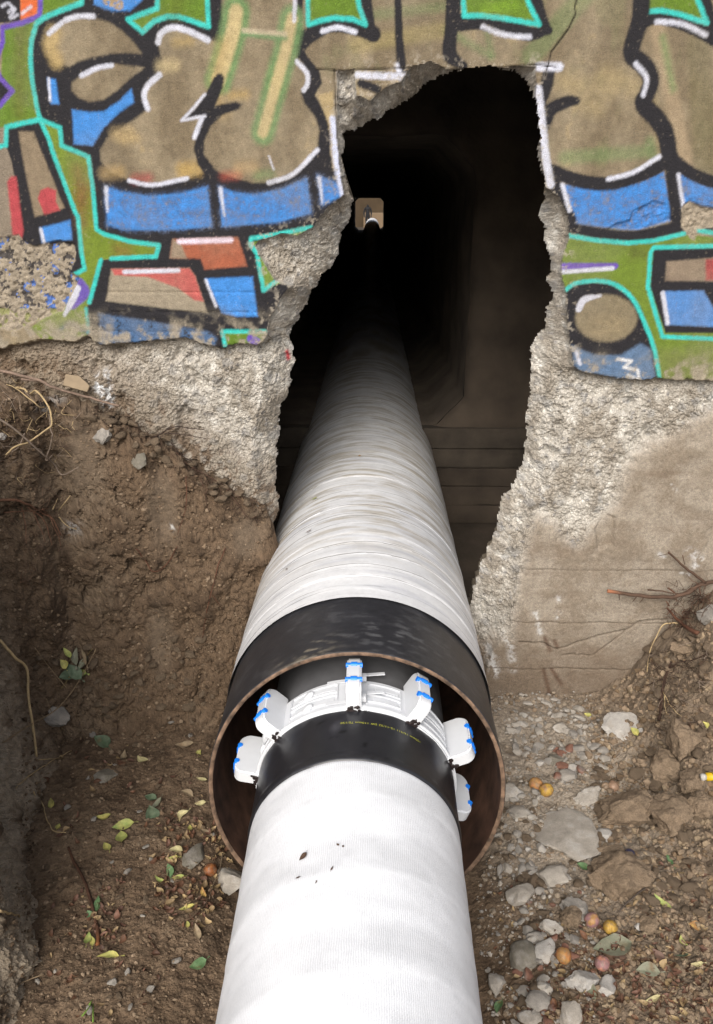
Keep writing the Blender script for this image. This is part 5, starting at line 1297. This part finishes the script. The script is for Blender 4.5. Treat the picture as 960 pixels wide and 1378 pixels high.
root('dead_root', 'brown root fanning into fine rootlets low on the left bank', 'root', [(-6, 675), (18, 672), (38, 677), (55, 685), (68, 700), (76, 720)], [([(55, 682), (64, 695), (72, 715), (78, 735)], 1.2, .5), ([(38, 678), (52, 698), (62, 715), (66, 735)], 1.2, .5), ([(30, 680), (33, 705), (32, 730)], .9, .4), ([(0, 690), (40, 686), (62, 681)], .9, .5), ([(68, 688), (80, 672)], .9, .5, C_STRAW), ([(84, 687), (99, 668)], 1.0, .6, C_STRAW), ([(84, 695), (90, 708), (108, 712)], .9, .5, C_STRAW), ([(45, 683), (50, 710), (58, 730)], .8, .4)], col=alb(112, 80, 62), r=(2.2, 1.2), lift=.03)
root('straw_stick', 'pale straw stick leaning down the left bank to the floor', 'stick', [(-4, 862), (14, 880), (26, 900), (32, 940), (40, 985), (47, 1018)], col=C_STRAW, r=(2.2, 2.0), lift=[.03, .05, .05, .04, .03, .02], wob=.001)
root('dry_twig', 'thin dry twig rising from the grey chunk towards the weeds', 'twig', [(0, 1002), (35, 977), (72, 946), (100, 915), (128, 872)], [([(88, 928), (62, 890), (40, 868)], .8, .5), ([(66, 955), (62, 935)], .6, .4)], col=alb(142, 122, 96), r=(1.1, .8), lift=[.04, .04, .05, .05, .04], wob=.001)
root('dry_twig', 'bent pale twig on the floor at the foot of the left bank', 'twig', [(20, 1060), (45, 1038), (68, 1024), (95, 1012)], [([(50, 1022), (85, 1022)], .8, .5)], col=C_STRAW, r=(.9, .7), lift=.012)
root('dry_twig', 'curved straw twig on the floor left of the yellow leaves', 'twig', [(44, 1066), (58, 1085), (65, 1108), (74, 1120), (90, 1122)], col=C_STRAW, r=(1.0, .8), lift=.010)
root('buried_root', 'brown half-buried root with an orange scrape running down the left floor', 'root', [(132, 1272), (131, 1252), (126, 1230), (120, 1205), (110, 1180), (98, 1155), (92, 1140)], col=alb(84, 58, 44), r=(2.6, 1.6), lift=.004, tip=alb(132, 84, 50))
root('fine_root', 'thin reddish root arching on the left soil face under the rough band', 'root', [(184, 738), (196, 755), (207, 768), (222, 762), (236, 742), (240, 735)], col=C_ROOTR, r=(1.1, .8), lift=.012)
root('fine_root', 'reddish root hanging down the soil face beside the casing', 'root', [(303, 738), (294, 760), (288, 785), (280, 810), (274, 840), (272, 858)], [([(286, 800), (300, 820)], .6, .4)], col=C_ROOTR, r=(1.0, .7), lift=.012)
root('fine_root', 'dark thin roots trailing over the rough concrete above the soil', 'root', [(208, 588), (222, 580), (238, 573), (258, 576), (276, 578)], [([(222, 583), (248, 584), (278, 590)], .7, .5), ([(230, 595), (245, 612), (262, 622)], .8, .5)], col=alb(64, 50, 44), r=(.9, .7), lift=.012)
root('fine_root', 'tangled rootlets where soil meets rough concrete left of the casing', 'root', [(235, 610), (255, 625), (275, 640), (300, 655), (322, 668)], [([(262, 630), (270, 648), (280, 662)], .7, .4), ([(300, 655), (320, 680), (335, 695), (352, 690)], .8, .4), ([(250, 640), (250, 680), (240, 720)], .8, .5, C_ROOTR), ([(290, 640), (276, 665), (284, 690)], .6, .4)], col=alb(86, 64, 52), r=(1.1, .7), lift=.014)
root('dry_twig', 'slanting thin twig across the leaves beside the casing ring', 'twig', [(299, 1150), (294, 1172), (286, 1195), (281, 1212)], col=alb(120, 104, 84), r=(.9, .7), lift=.014, wob=0)
root('dry_twig', 'short twig through the leaf pile left of the white pipe', 'twig', [(250, 1240), (264, 1230), (275, 1220), (280, 1211)], col=alb(98, 80, 64), r=(1.2, .9), lift=.012)
root('dry_twig', 'dark twig beside the largest brown clod', 'twig', [(833, 1228), (850, 1214), (864, 1202), (873, 1192), (873, 1187)], col=alb(80, 70, 62), r=(1.0, 1.4), lift=.02)
root('dry_twig', 'thin twig on the floor at the lower left edge', 'twig', [(-4, 1226), (10, 1230), (24, 1234)], col=C_STRAW, r=(1.6, 1.0), lift=.012)
root('dry_twig', 'short thin twig near the bottom left corner', 'twig', [(0, 1342), (25, 1325), (60, 1312)], col=alb(150, 130, 104), r=(.8, .7), lift=.01)
# fibrous tangles: too fine to count
def tangle(name, poly, n, cols, seed, ln=(12, 38), lift=(.005, .05), r=.45):
    r_ = np.random.default_rng(seed); VV, FF, CC = [], [], []; off_ = 0
    for q in region_pts(poly, n, 0, seed):
        a = r_.uniform(0, 6.28); L_ = r_.uniform(*ln); k = 4; pts = []
        for j in range(k):
            pts.append((q[0] + L_ * j / k * math.cos(a) + r_.normal() * 3, q[1] + L_ * j / k * math.sin(a) + r_.normal() * 3))
        p = path3(pts, list(r_.uniform(*lift, k))); Vt, Fq_, Ft_ = tube_geo(p, np.linspace(r * 1.2, r * .6, k) * 2.4 / FPX, sides=4)
        VV.append(Vt); FF.append(Fq_ + off_); off_ += len(Vt); CC.append(np.tile(cols[r_.integers(len(cols))] * r_.uniform(.8, 1.2), (len(Vt), 1)))
    link(name, mesh_np(name, np.concatenate(VV), np.concatenate(FF), col=np.concatenate(CC)), M_ROOT, kind='stuff')
tangle('fine_roots', [(905, 785), (955, 780), (965, 810), (940, 850), (915, 850), (895, 825)], 90, [C_ROOT, C_ROOTR, alb(70, 52, 42)], 31)
tangle('fine_roots', [(880, 880), (960, 860), (950, 985), (880, 985)], 80, [alb(70, 54, 44), C_ROOT, C_TWIG], 32)
tangle('fine_roots', [(0, 500), (90, 525), (110, 600), (60, 640), (0, 650)], 110, [C_ROOT, C_TWIG, alb(80, 62, 50), C_STRAW], 33, r=.4)
tangle('fine_roots', [(0, 660), (100, 660), (90, 780), (0, 780)], 60, [C_ROOT, alb(110, 86, 70)], 34, r=.4)
tangle('fine_roots', [(100, 540), (160, 545), (330, 660), (360, 700), (330, 705), (200, 600)], 90, [alb(70, 54, 44), C_ROOT], 35, ln=(8, 24), lift=(.003, .025), r=.4)

# ------------------------------------------------------------------ leaves
def leaf_geo(seed, L_, Wd, curl=.4, fold=.35):
    r_ = np.random.default_rng(seed); n = 7; u = np.linspace(0, 1, n)
    w = Wd * .5 * np.sin(np.pi * u ** .8) ** .8 * (1 - .15 * u); w[0] = Wd * .03; w[-1] = Wd * .01
    bend = r_.normal() * .12 * L_
    rows_ = []
    for k in range(n):
        cx_ = bend * math.sin(math.pi * u[k]); zz = curl * L_ * .25 * (u[k] - .5) ** 2 * 4 * (1 if r_.random() > 0 else 1)
        for j, e in enumerate((-1, -.5, 0, .5, 1)):
            rows_.append((cx_ + w[k] * e, (u[k] - .5) * L_, zz + abs(e) ** 1.3 * w[k] * fold + r_.normal() * .015 * L_ * (abs(e) > .2)))
    v = np.array(rows_); i = np.arange(n * 5).reshape(n, 5)
    f = np.stack([i[:-1, :-1], i[:-1, 1:], i[1:, 1:], i[1:, :-1]], -1).reshape(-1, 4)
    # petiole
    st = np.array([(0, -.5 * L_, v[2, 2]), (.008 * L_, -.5 * L_, v[2, 2]), (.01 * L_ + .05 * L_ * r_.normal(), -.72 * L_, .06 * L_), (.05 * L_ * r_.normal(), -.72 * L_, .06 * L_)])
    return np.concatenate([v, st]), np.concatenate([f, [[len(v), len(v) + 1, len(v) + 2, len(v) + 3]]]), np.abs(np.tile([-1, -.5, 0, .5, 1], n))
LC = {'yellow': (alb(206, 192, 60), alb(170, 170, 60)), 'lime': (alb(150, 176, 66), alb(182, 186, 70)), 'green': (alb(72, 118, 60), alb(98, 140, 84)), 'teal': (alb(72, 100, 66), alb(104, 128, 96)), 'pale': (alb(206, 196, 126), alb(178, 164, 104)),
      'tan': (alb(176, 152, 112), alb(150, 126, 94)), 'brown': (alb(118, 84, 62), alb(90, 64, 50)), 'red': (alb(104, 76, 62), alb(126, 92, 76)), 'olive': (alb(118, 124, 96), alb(134, 134, 108)), 'gold': (alb(214, 170, 40), alb(190, 130, 40))}
def leaf_mesh(seed, L_, Wd, kind, **kw):
    v, f, e = leaf_geo(seed, L_, Wd, **kw); a, b = LC[kind]; n = fbm(v, 60, 3, off=seed)
    c = a[None] + (b - a)[None] * sstep(-.3, .4, n + .3 * np.append(e, [1, 1, 1, 1]))[:, None]
    c[np.append(e, [1] * 4) == 0] *= 1.15
    c = c * .62 + .38 * (c.mean(1, keepdims=True) * np.array([1.0, .92, .8])[None]) * .9
    brown_ = sstep(.45, .8, fbm(v, 45, 2, off=seed + 9.)); c = c + (alb(110, 80, 50)[None] - c) * (.7 * brown_)[:, None]
    return mesh_np('leaf', v, f, col=c)
def put_leaf(label, pxy, L_px, W_px, kind, seed, ang=None, name='fallen_leaf', cat='leaf', lift=.006, **kw):
    p, n, d = hit(*pxy); sc = d / FPX
    o = link(name, leaf_mesh(seed, L_px * sc * 1.15, W_px * sc * 1.1, kind, **kw), M_LEAF)
    r_ = np.random.default_rng(seed + 5); a = r_.uniform(0, 6.28) if ang is None else math.radians(ang)
    q = Vector((0, 0, 1)).rotation_difference((n * .5 + Vector((0, -.15, .6)) + Vector(r_.normal(size=3) * .18)).normalized())
    o.rotation_euler = (q.to_matrix().to_4x4() @ Matrix.Rotation(a, 4, 'Z')).to_euler(); o.location = p + n * lift
    o['label'] = label; o['category'] = cat
    return o
LV = [('broad green leaf lying alone on the dark soil left of the casing', (137, 1001), 22, 16, 'teal', 60), ('yellow leaf left of the lime leaf pair', (140, 1101), 15, 9, 'yellow', 100),
      ('lime leaf, lower of a pair on the left floor', (164, 1130), 20, 14, 'lime', 20), ('yellow-green leaf, upper of a pair on the left floor', (167, 1113), 22, 13, 'lime', 110), ('yellow leaf below the lime leaf pair', (145, 1142), 14, 9, 'yellow', 40),
      ('round dark green leaf above the leaf pile', (201, 1097), 18, 17, 'teal', 20), ('small dark green leaf just above the round green leaf', (203, 1076), 15, 10, 'teal', 70), ('thin drooping green leaf above the round green leaf', (210, 1084), 18, 6, 'olive', 150),
      ('pale yellow oval leaf on top of the leaf pile beside the ring', (237, 1148), 15, 10, 'pale', 85), ('small yellow leaf just under the pale oval leaf', (233, 1157), 12, 6, 'yellow', 100), ('bright green leaf in the leaf pile', (229, 1174), 16, 9, 'green', 20),
      ('lime strip of leaf left of the bright green leaf', (216, 1186), 14, 6, 'lime', 70), ('pale lime leaf right of the bright green leaf', (240, 1183), 13, 6, 'lime', 100), ('yellow leaf lowest in the leaf pile', (253, 1224), 17, 7, 'yellow', 100),
      ('golden leaf at the right of the leaf pile', (273, 1203), 13, 6, 'gold', 30), ('green leaf with a stem near the bottom left of the white pipe', (266, 1298), 18, 12, 'green', 120), ('yellow leaf lying near the half-buried root', (146, 1292), 22, 8, 'yellow', 95),
      ('upright green leaf beside the half-buried root', (133, 1219), 18, 8, 'green', 10), ('small green leaf left of the upright green leaf', (122, 1232), 10, 8, 'green', 60), ('olive-yellow leaf left of the orange scrape on the root', (118, 1267), 17, 8, 'lime', 10),
      ('narrow yellow-green leaf under the orange scrape of the root', (124, 1270), 12, 6, 'yellow', 20), ('small yellow leaf under the leaf pile', (252, 1247), 9, 5, 'yellow', 20), ('tan oval leaf under the leaf pile', (264, 1257), 18, 8, 'tan', 25),
      ('yellow leaf caught at the foot of the left bank', (69, 1083), 12, 7, 'yellow', 20), ('tiny yellow leaf beside the curved straw twig', (79, 1115), 9, 6, 'yellow', 0), ('yellow leaf on the floor left of the casing, near a tan leaf', (193, 1023), 15, 9, 'pale', 60),
      ('tan shrivelled leaf right of the broad green leaf', (170, 1019), 20, 8, 'tan', 20), ('dry curled tan leaf close to the left side of the casing ring', (249, 1005), 20, 12, 'tan', 100), ('pale yellow leaf against the left side of the casing ring', (271, 1051), 13, 6, 'pale', 80),
      ('tan leaf left of the casing ring above the leaf pile', (251, 1071), 15, 9, 'tan', 80), ('pale leaf just below the tan leaf by the ring', (271, 1083), 13, 7, 'pale', 90), ('tiny yellow leaf near the casing ring', (269, 1015), 8, 6, 'yellow', 0),
      ('tan oval leaf beside the flat grey-pink stone', (276, 1123), 16, 9, 'tan', 85), ('small yellow leaf above the flat grey-pink stone', (255, 1117), 11, 6, 'yellow', 10), ('withered yellow leaf left of the small yellow leaf by the stone', (248, 1101), 15, 8, 'pale', 150),
      ('small yellow leaf on brown soil above the jagged whitish plate', (791, 963), 8, 6, 'yellow', 70), ('yellow leaf against the right corner of the jagged whitish plate', (854, 986), 12, 8, 'yellow', 20), ('yellow leaf at the right edge above the tall clod', (949, 977), 9, 5, 'yellow', 10),
      ('curved lime leaf right of the largest brown clod', (891, 1216), 20, 7, 'lime', 40), ('narrow green leaf standing on the small clods', (903, 1160), 17, 5, 'green', 5), ('small light green leaf at the bottom of the large slab', (784, 1168), 12, 9, 'green', 60),
      ('small lime leaf above the teal leaf at lower right', (919, 1268), 11, 6, 'lime', 20), ('teal-green leaf at lower right', (918, 1289), 13, 8, 'teal', 90), ('olive leaf lying on the whitish jagged lump', (796, 1332), 22, 12, 'olive', 5),
      ('bright green leaf at the bottom beside the white pipe', (673, 1358), 15, 9, 'green', 150), ('grey-green leaf at lower right, squarish', (872, 1308), 22, 14, 'olive', 80), ('large dull green leaf below the yellow plum', (823, 1277), 40, 26, 'olive', 100),
      ('tan curled leaf below the squarish grey-green leaf', (885, 1340), 18, 7, 'tan', 60), ('pale forked leaf near the bottom right', (878, 1347), 16, 6, 'pale', 100), ('brown leaf left of the squarish grey-green leaf', (828, 1291), 22, 12, 'brown', 70),
      ('pinkish dry leaf above the squarish grey-green leaf', (884, 1285), 14, 10, 'red', 60), ('small yellow scrap of leaf at the lower right edge', (940, 1298), 12, 5, 'pale', 80), ('gold withered leaf right of the rounded clod', (935, 1248), 11, 9, 'gold', 60),
      ('small lime leaf on the broad clod', (825, 1166), 9, 4, 'lime', 20), ('tan leaf beside the dark twig near the largest clod', (860, 1210), 11, 7, 'tan', 10)]
for k, (lab, pxy, a, b, kd, an) in enumerate(LV):
    put_leaf(lab, pxy, a, b, kd, 500 + k, ang=an, curl=.3 if kd in ('green', 'teal', 'olive') else .5)
# specks on the pipes
def put_on_pipe(label, name, cat, th_deg, yy_, L_, Wd, kind, seed, which):
    t_ = math.radians(th_deg); r_ = (CR_ + .0005) if which == 'carrier' else CAS_R + .0115
    cz_ = float(car_z(np.array(yy_))) if which == 'carrier' else CAS_Z; cx_ = CX if which == 'carrier' else CAS_X
    n = Vector((math.sin(t_), 0, math.cos(t_))); o = link(name, leaf_mesh(seed, L_, Wd, kind, curl=.2, fold=.2), M_LEAF)
    q = Vector((0, 0, 1)).rotation_difference(n); o.rotation_euler = (q.to_matrix().to_4x4() @ Matrix.Rotation(seed * 1.7, 4, 'Z')).to_euler()
    o.location = Vector((cx_, yy_, cz_)) + n * r_; o['label'] = label; o['category'] = cat
def pipe_at(pxy, which):
    d = ray(*pxy); best = None
    for yy_ in np.linspace(.8, 5, 4201):
        q = CAM + d * (yy_ / d[1]); cz_ = float(car_z(np.array(yy_))) if which == 'carrier' else CAS_Z; cx_ = CX if which == 'carrier' else CAS_X
        rr_ = math.hypot(q[0] - cx_, q[2] - cz_)
        if rr_ < (CR_ if which == 'carrier' else CAS_R + .009): return math.degrees(math.atan2(q[0] - cx_, q[2] - cz_)), yy_
    return 0, 1.2
for lab, pxy, L_, Wd, kd, wh in (('dark crumpled scrap of leaf on the white foreground pipe', (408, 1153), .022, .014, 'brown', 'carrier'), ('tiny dark speck on the white foreground pipe, upper right of the scraps', (455, 1137), .008, .005, 'brown', 'carrier'),
                                ('tiny dark speck right beside another near the top of the foreground pipe', (462, 1139), .006, .005, 'brown', 'carrier'), ('small dark splinter right of the crumpled scrap on the foreground pipe', (447, 1169), .012, .004, 'brown', 'carrier'),
                                ('small dark splinter below the crumpled scrap on the foreground pipe', (402, 1181), .012, .004, 'brown', 'carrier'), ('faint dark sliver lowest of the specks on the foreground pipe', (425, 1187), .009, .003, 'brown', 'carrier'),
                                ('small yellow-green leaf on the wrapped casing', (424, 672), .026, .015, 'lime', 'casing'), ('dark scrap of bark on the wrapped casing', (417, 715), .026, .008, 'brown', 'casing'),
                                ('golden leaf scrap on top of the wrapped casing', (484, 614), .02, .012, 'gold', 'casing'), ('small dark crumb left of the bark scrap on the wrapped casing', (386, 767), .012, .008, 'brown', 'casing')):
    t_, y_ = pipe_at(pxy, wh); put_on_pipe(lab, 'leaf_scrap', 'leaf', t_, y_, L_, Wd, kd, int(pxy[0]), wh)
# weeds at the foot of the left bank
w_ = thing('weed_sprig', 'small clump of weeds with green and yellow leaves at the foot of the left bank', 'plant')
for k, (pxy, a, b, kd, an) in enumerate((((97, 901), 22, 15, 'teal', 60), ((86, 908), 16, 13, 'teal', 120), ((104, 884), 20, 8, 'olive', 10), ((90, 882), 15, 8, 'lime', 50), ((110, 900), 14, 9, 'lime', 80), ((84, 893), 12, 9, 'yellow', 40), ((114, 893), 18, 8, 'olive', 150), ((122, 880), 24, 7, 'tan', 20))):
    o = put_leaf('', pxy, a, b, kd, 700 + k, ang=an, lift=.025, name='leaf'); o.parent = w_; del o['label']; del o['category']
tube_obj('stem', [(80, 925), (98, 903), (112, 888), (126, 872)], 1.0, .7, alb(120, 104, 70), .02, w_)
w2 = thing('grass_tuft', 'tiny green sprout near the bottom left corner', 'plant')
for k, (a, b) in enumerate((((118, 1358), (124, 1348)), ((125, 1378), (126, 1354)), ((112, 1370), (122, 1356)))): tube_obj('blade', [a, b], 1.0, .4, alb(110, 140, 60), .02, w2)
# leaf litter: crumbled, beyond counting
def litter(poly, n, kinds, seed, size=(5, 13)):
    r_ = np.random.default_rng(seed); VV, FF, CC = [], [], []; off_ = 0
    for k, q in enumerate(region_pts(poly, n, 0, seed)):
        p, nn, d = hit(*q); sc = d / FPX; L_ = r_.uniform(*size) * sc; kd = kinds[r_.integers(len(kinds))]
        v, f, e = leaf_geo(seed * 100 + k, L_, L_ * r_.uniform(.35, .7), curl=r_.uniform(.3, 1.6), fold=r_.uniform(.2, 1.0))
        ax = Vector(r_.normal(size=3) * .45 + np.array([0, 0, 1])).normalized(); R_ = np.array(Vector((0, 0, 1)).rotation_difference(ax).to_matrix()) @ np.array(Matrix.Rotation(r_.uniform(0, 6.28), 3, 'Z'))
        VV.append(v @ R_.T + np.array(p + nn * .004)); FF.append(f + off_); off_ += len(v); a, b = LC[kd]; CC.append(np.tile((a + (b - a) * r_.random()) * r_.uniform(.6, 1.1), (len(v), 1)))
    link('leaf_litter', mesh_np('leaf_litter', np.concatenate(VV), np.concatenate(FF), col=np.concatenate(CC)), M_LEAF, kind='stuff')
litter([(205, 1110), (240, 1090), (290, 1110), (312, 1160), (300, 1230), (262, 1250), (220, 1235), (205, 1200)], 190, ['tan', 'brown', 'red', 'brown', 'tan'], 41)
litter([(720, 1240), (800, 1250), (860, 1260), (960, 1270), (960, 1378), (740, 1378)], 330, ['tan', 'brown', 'red', 'brown', 'brown'], 42)
litter([(800, 1180), (960, 1150), (960, 1280), (860, 1260)], 60, ['brown', 'red', 'tan'], 43, (4, 10))
litter([(60, 980), (200, 980), (280, 1060), (200, 1378), (60, 1378)], 110, ['brown', 'tan', 'brown', 'red'], 44, (4, 11))
litter([(665, 1180), (760, 1180), (720, 1378), (660, 1378)], 50, ['brown', 'red', 'tan'], 45, (4, 9))
litter([(110, 1195), (170, 1180), (170, 1290), (115, 1290)], 50, ['brown', 'tan', 'red'], 46, (4, 12))

# ------------------------------------------------------------------ fruit and odd bits
def plum(label, pxy, dia_px, c1, c2, seed, squash=1.0):
    p, n, d = hit(*pxy); R_ = dia_px * .45 * d / FPX; v, f = ICO[4]; v = v.copy()
    v *= (1 - .06 * np.exp(-(v[:, 0] / .12) ** 2) * (v[:, 1] > -2))[:, None]; v *= (1 - .18 * np.exp(-((v[:, 1] - 1) ** 2 + v[:, 0] ** 2) / .05))[:, None]
    v[:, 1] *= 1.12; v = v * (1 + .02 * fbm(v, 2, 2, off=seed))[:, None] * R_
    nn = fbm(v / R_, .9, 3, off=seed); c = c1[None] + (c2 - c1)[None] * sstep(-.15, .25, nn)[:, None]
    dst = sstep(-.1, .5, fbm(v / R_, 2.2, 4, off=seed + 4.)); c = c + (alb(128, 110, 92)[None] - c) * (.6 * dst)[:, None]
    o = link('plum', mesh_np('plum', v, f, col=c), M_PLUM); r_ = np.random.default_rng(seed)
    o.rotation_euler = r_.uniform(-1, 1, 3) * np.array([.6, .6, 3]); o.location = p + Vector((0, 0, R_ * .55)) ; o.scale = (1, 1, squash)
    o['label'] = label; o['category'] = 'plum'
M_PLUM = attr_mat('plum_skin', rough=.5, fine=300, fine_amt=.12, bump=.15, bscale=120, spec=.35, mid=80, mid_amt=.12)
OR_, YE_, PK_, DK_ = alb(170, 128, 78), alb(188, 150, 66), alb(150, 112, 112), alb(56, 56, 84)
plum('left of two touching orange plums beside the casing mouth', (721, 1059), 18, OR_, alb(190, 130, 84), 1)
plum('right of two touching orange plums beside the casing mouth', (735, 1067), 18, OR_, YE_, 2)
plum('orange and pink plum beside the small brown clod', (796, 1242), 18, PK_, OR_, 3)
plum('bright yellow plum below the largest clod', (821, 1252), 18, YE_, YE_ * .9, 4)
plum('orange plum beside the whitish triangular chunk', (758, 1290), 19, OR_, alb(186, 124, 70), 5)
plum('mauve pink plum near the whitish jagged lump', (810, 1300), 18, PK_, alb(186, 130, 110), 6)
plum('small dark blue plum above the largest clod', (847, 1151), 12, DK_, alb(44, 42, 66), 7)
plum('rotten brown-orange plum beside the left of the casing ring', (284, 1174), 17, alb(150, 92, 48), alb(120, 70, 40), 8)
plum('pinkish dusty plum left of the clods under the jagged plate', (825, 1062), 15, alb(168, 136, 112), alb(150, 120, 98), 9)
plum('dusty plum half hidden left of the pinkish dusty plum', (815, 1061), 12, alb(130, 110, 90), alb(140, 118, 96), 10)
p, n, d = hit(948, 1050)
lt = thing('yellow_tube', 'small yellow tube with a white end lying at the right edge', 'tube', loc=p + Vector((.01, 0, .014)))
def cyl_part(name, r_, L_, x0, mat, parent):
    bm = bmesh.new(); g = bmesh.ops.create_cone(bm, cap_ends=True, segments=20, radius1=r_, radius2=r_, depth=L_)
    bmesh.ops.bevel(bm, geom=[e for e in bm.edges if e.calc_face_angle(0) > 1], offset=r_ * .2, segments=2, affect='EDGES')
    bmesh.ops.transform(bm, matrix=Matrix.Translation((x0, 0, 0)) @ Matrix.Rotation(math.pi / 2, 4, 'Y'), verts=bm.verts[:]); return bm_obj(name, bm, mat, parent)
cyl_part('barrel', .013, .075, .03, plain_mat('yellow_plastic', tuple(alb(214, 176, 30)), rough=.5, var=.15), lt)
cyl_part('cap', .011, .016, -.017, plain_mat('dirty_white_plastic', tuple(alb(196, 192, 186)), rough=.5, var=.2), lt); cyl_part('seam', .0134, .003, .012, M_TAR, lt)
lt.rotation_euler = (0, .05, .15)
for lab, pxy, s_ in (('small white pebble at the end of the dark twig', (870, 1187), 7), ('small white oblong bead-like pebble right of the yellow plum', (859, 1249), 10), ('tiny white pebble beside the yellow leaf at the jagged plate', (862, 985), 8), ('white speck of mortar stuck to the bank at the left edge', (3, 590), 12)):
    stone('white_pebble', lab, 'pebble', pxy, (s_, s_), 'white', int(pxy[0]), sub=3, sink=.1, cuts=4)

# ------------------------------------------------------------------ someone standing beyond the far end
def person(loc, hgt):
    me = bpy.data.meshes.new('person'); J = [(0, 0, .52), (0, .01, .62), (0, .01, .76), (0, 0, .83), (0, 0, .88), (0, -.01, .95), (-.05, 0, .50), (-.055, .005, .28), (-.06, 0, .04), (-.06, -.07, .015), (.05, 0, .50), (.06, .0, .28), (.07, 0, .04), (.07, -.07, .015),
              (-.11, 0, .80), (-.15, .02, .64), (-.14, -.03, .50), (-.14, -.05, .45), (.11, 0, .80), (.15, .02, .64), (.14, -.03, .50), (.14, -.05, .45)]
    Ed = [(0, 1), (1, 2), (2, 3), (3, 4), (4, 5), (0, 6), (6, 7), (7, 8), (8, 9), (0, 10), (10, 11), (11, 12), (12, 13), (3, 14), (14, 15), (15, 16), (16, 17), (3, 18), (18, 19), (19, 20), (20, 21)]
    Rr = [.085, .08, .09, .05, .035, .058, .06, .042, .03, .025, .06, .042, .03, .025, .045, .033, .025, .022, .045, .033, .025, .022]
    me.from_pydata([(a * hgt, b * hgt, c * hgt) for a, b, c in J], Ed, []); me.update()
    o = link('person', me, plain_mat('dark_clothes', (.012, .012, .014), rough=.9), label='person in dark clothes standing in daylight beyond the far end of the culvert', category='person'); o.location = loc
    m = o.modifiers.new('skin', 'SKIN'); sk = me.skin_vertices[0].data
    for k, r_ in enumerate(Rr): sk[k].radius = (r_ * hgt, r_ * hgt)
    sk[0].use_root = True
    s2 = o.modifiers.new('sub', 'SUBSURF'); s2.levels = s2.render_levels = 2
person((W(495, 300, 60)[0], 60, .262), 1.72)
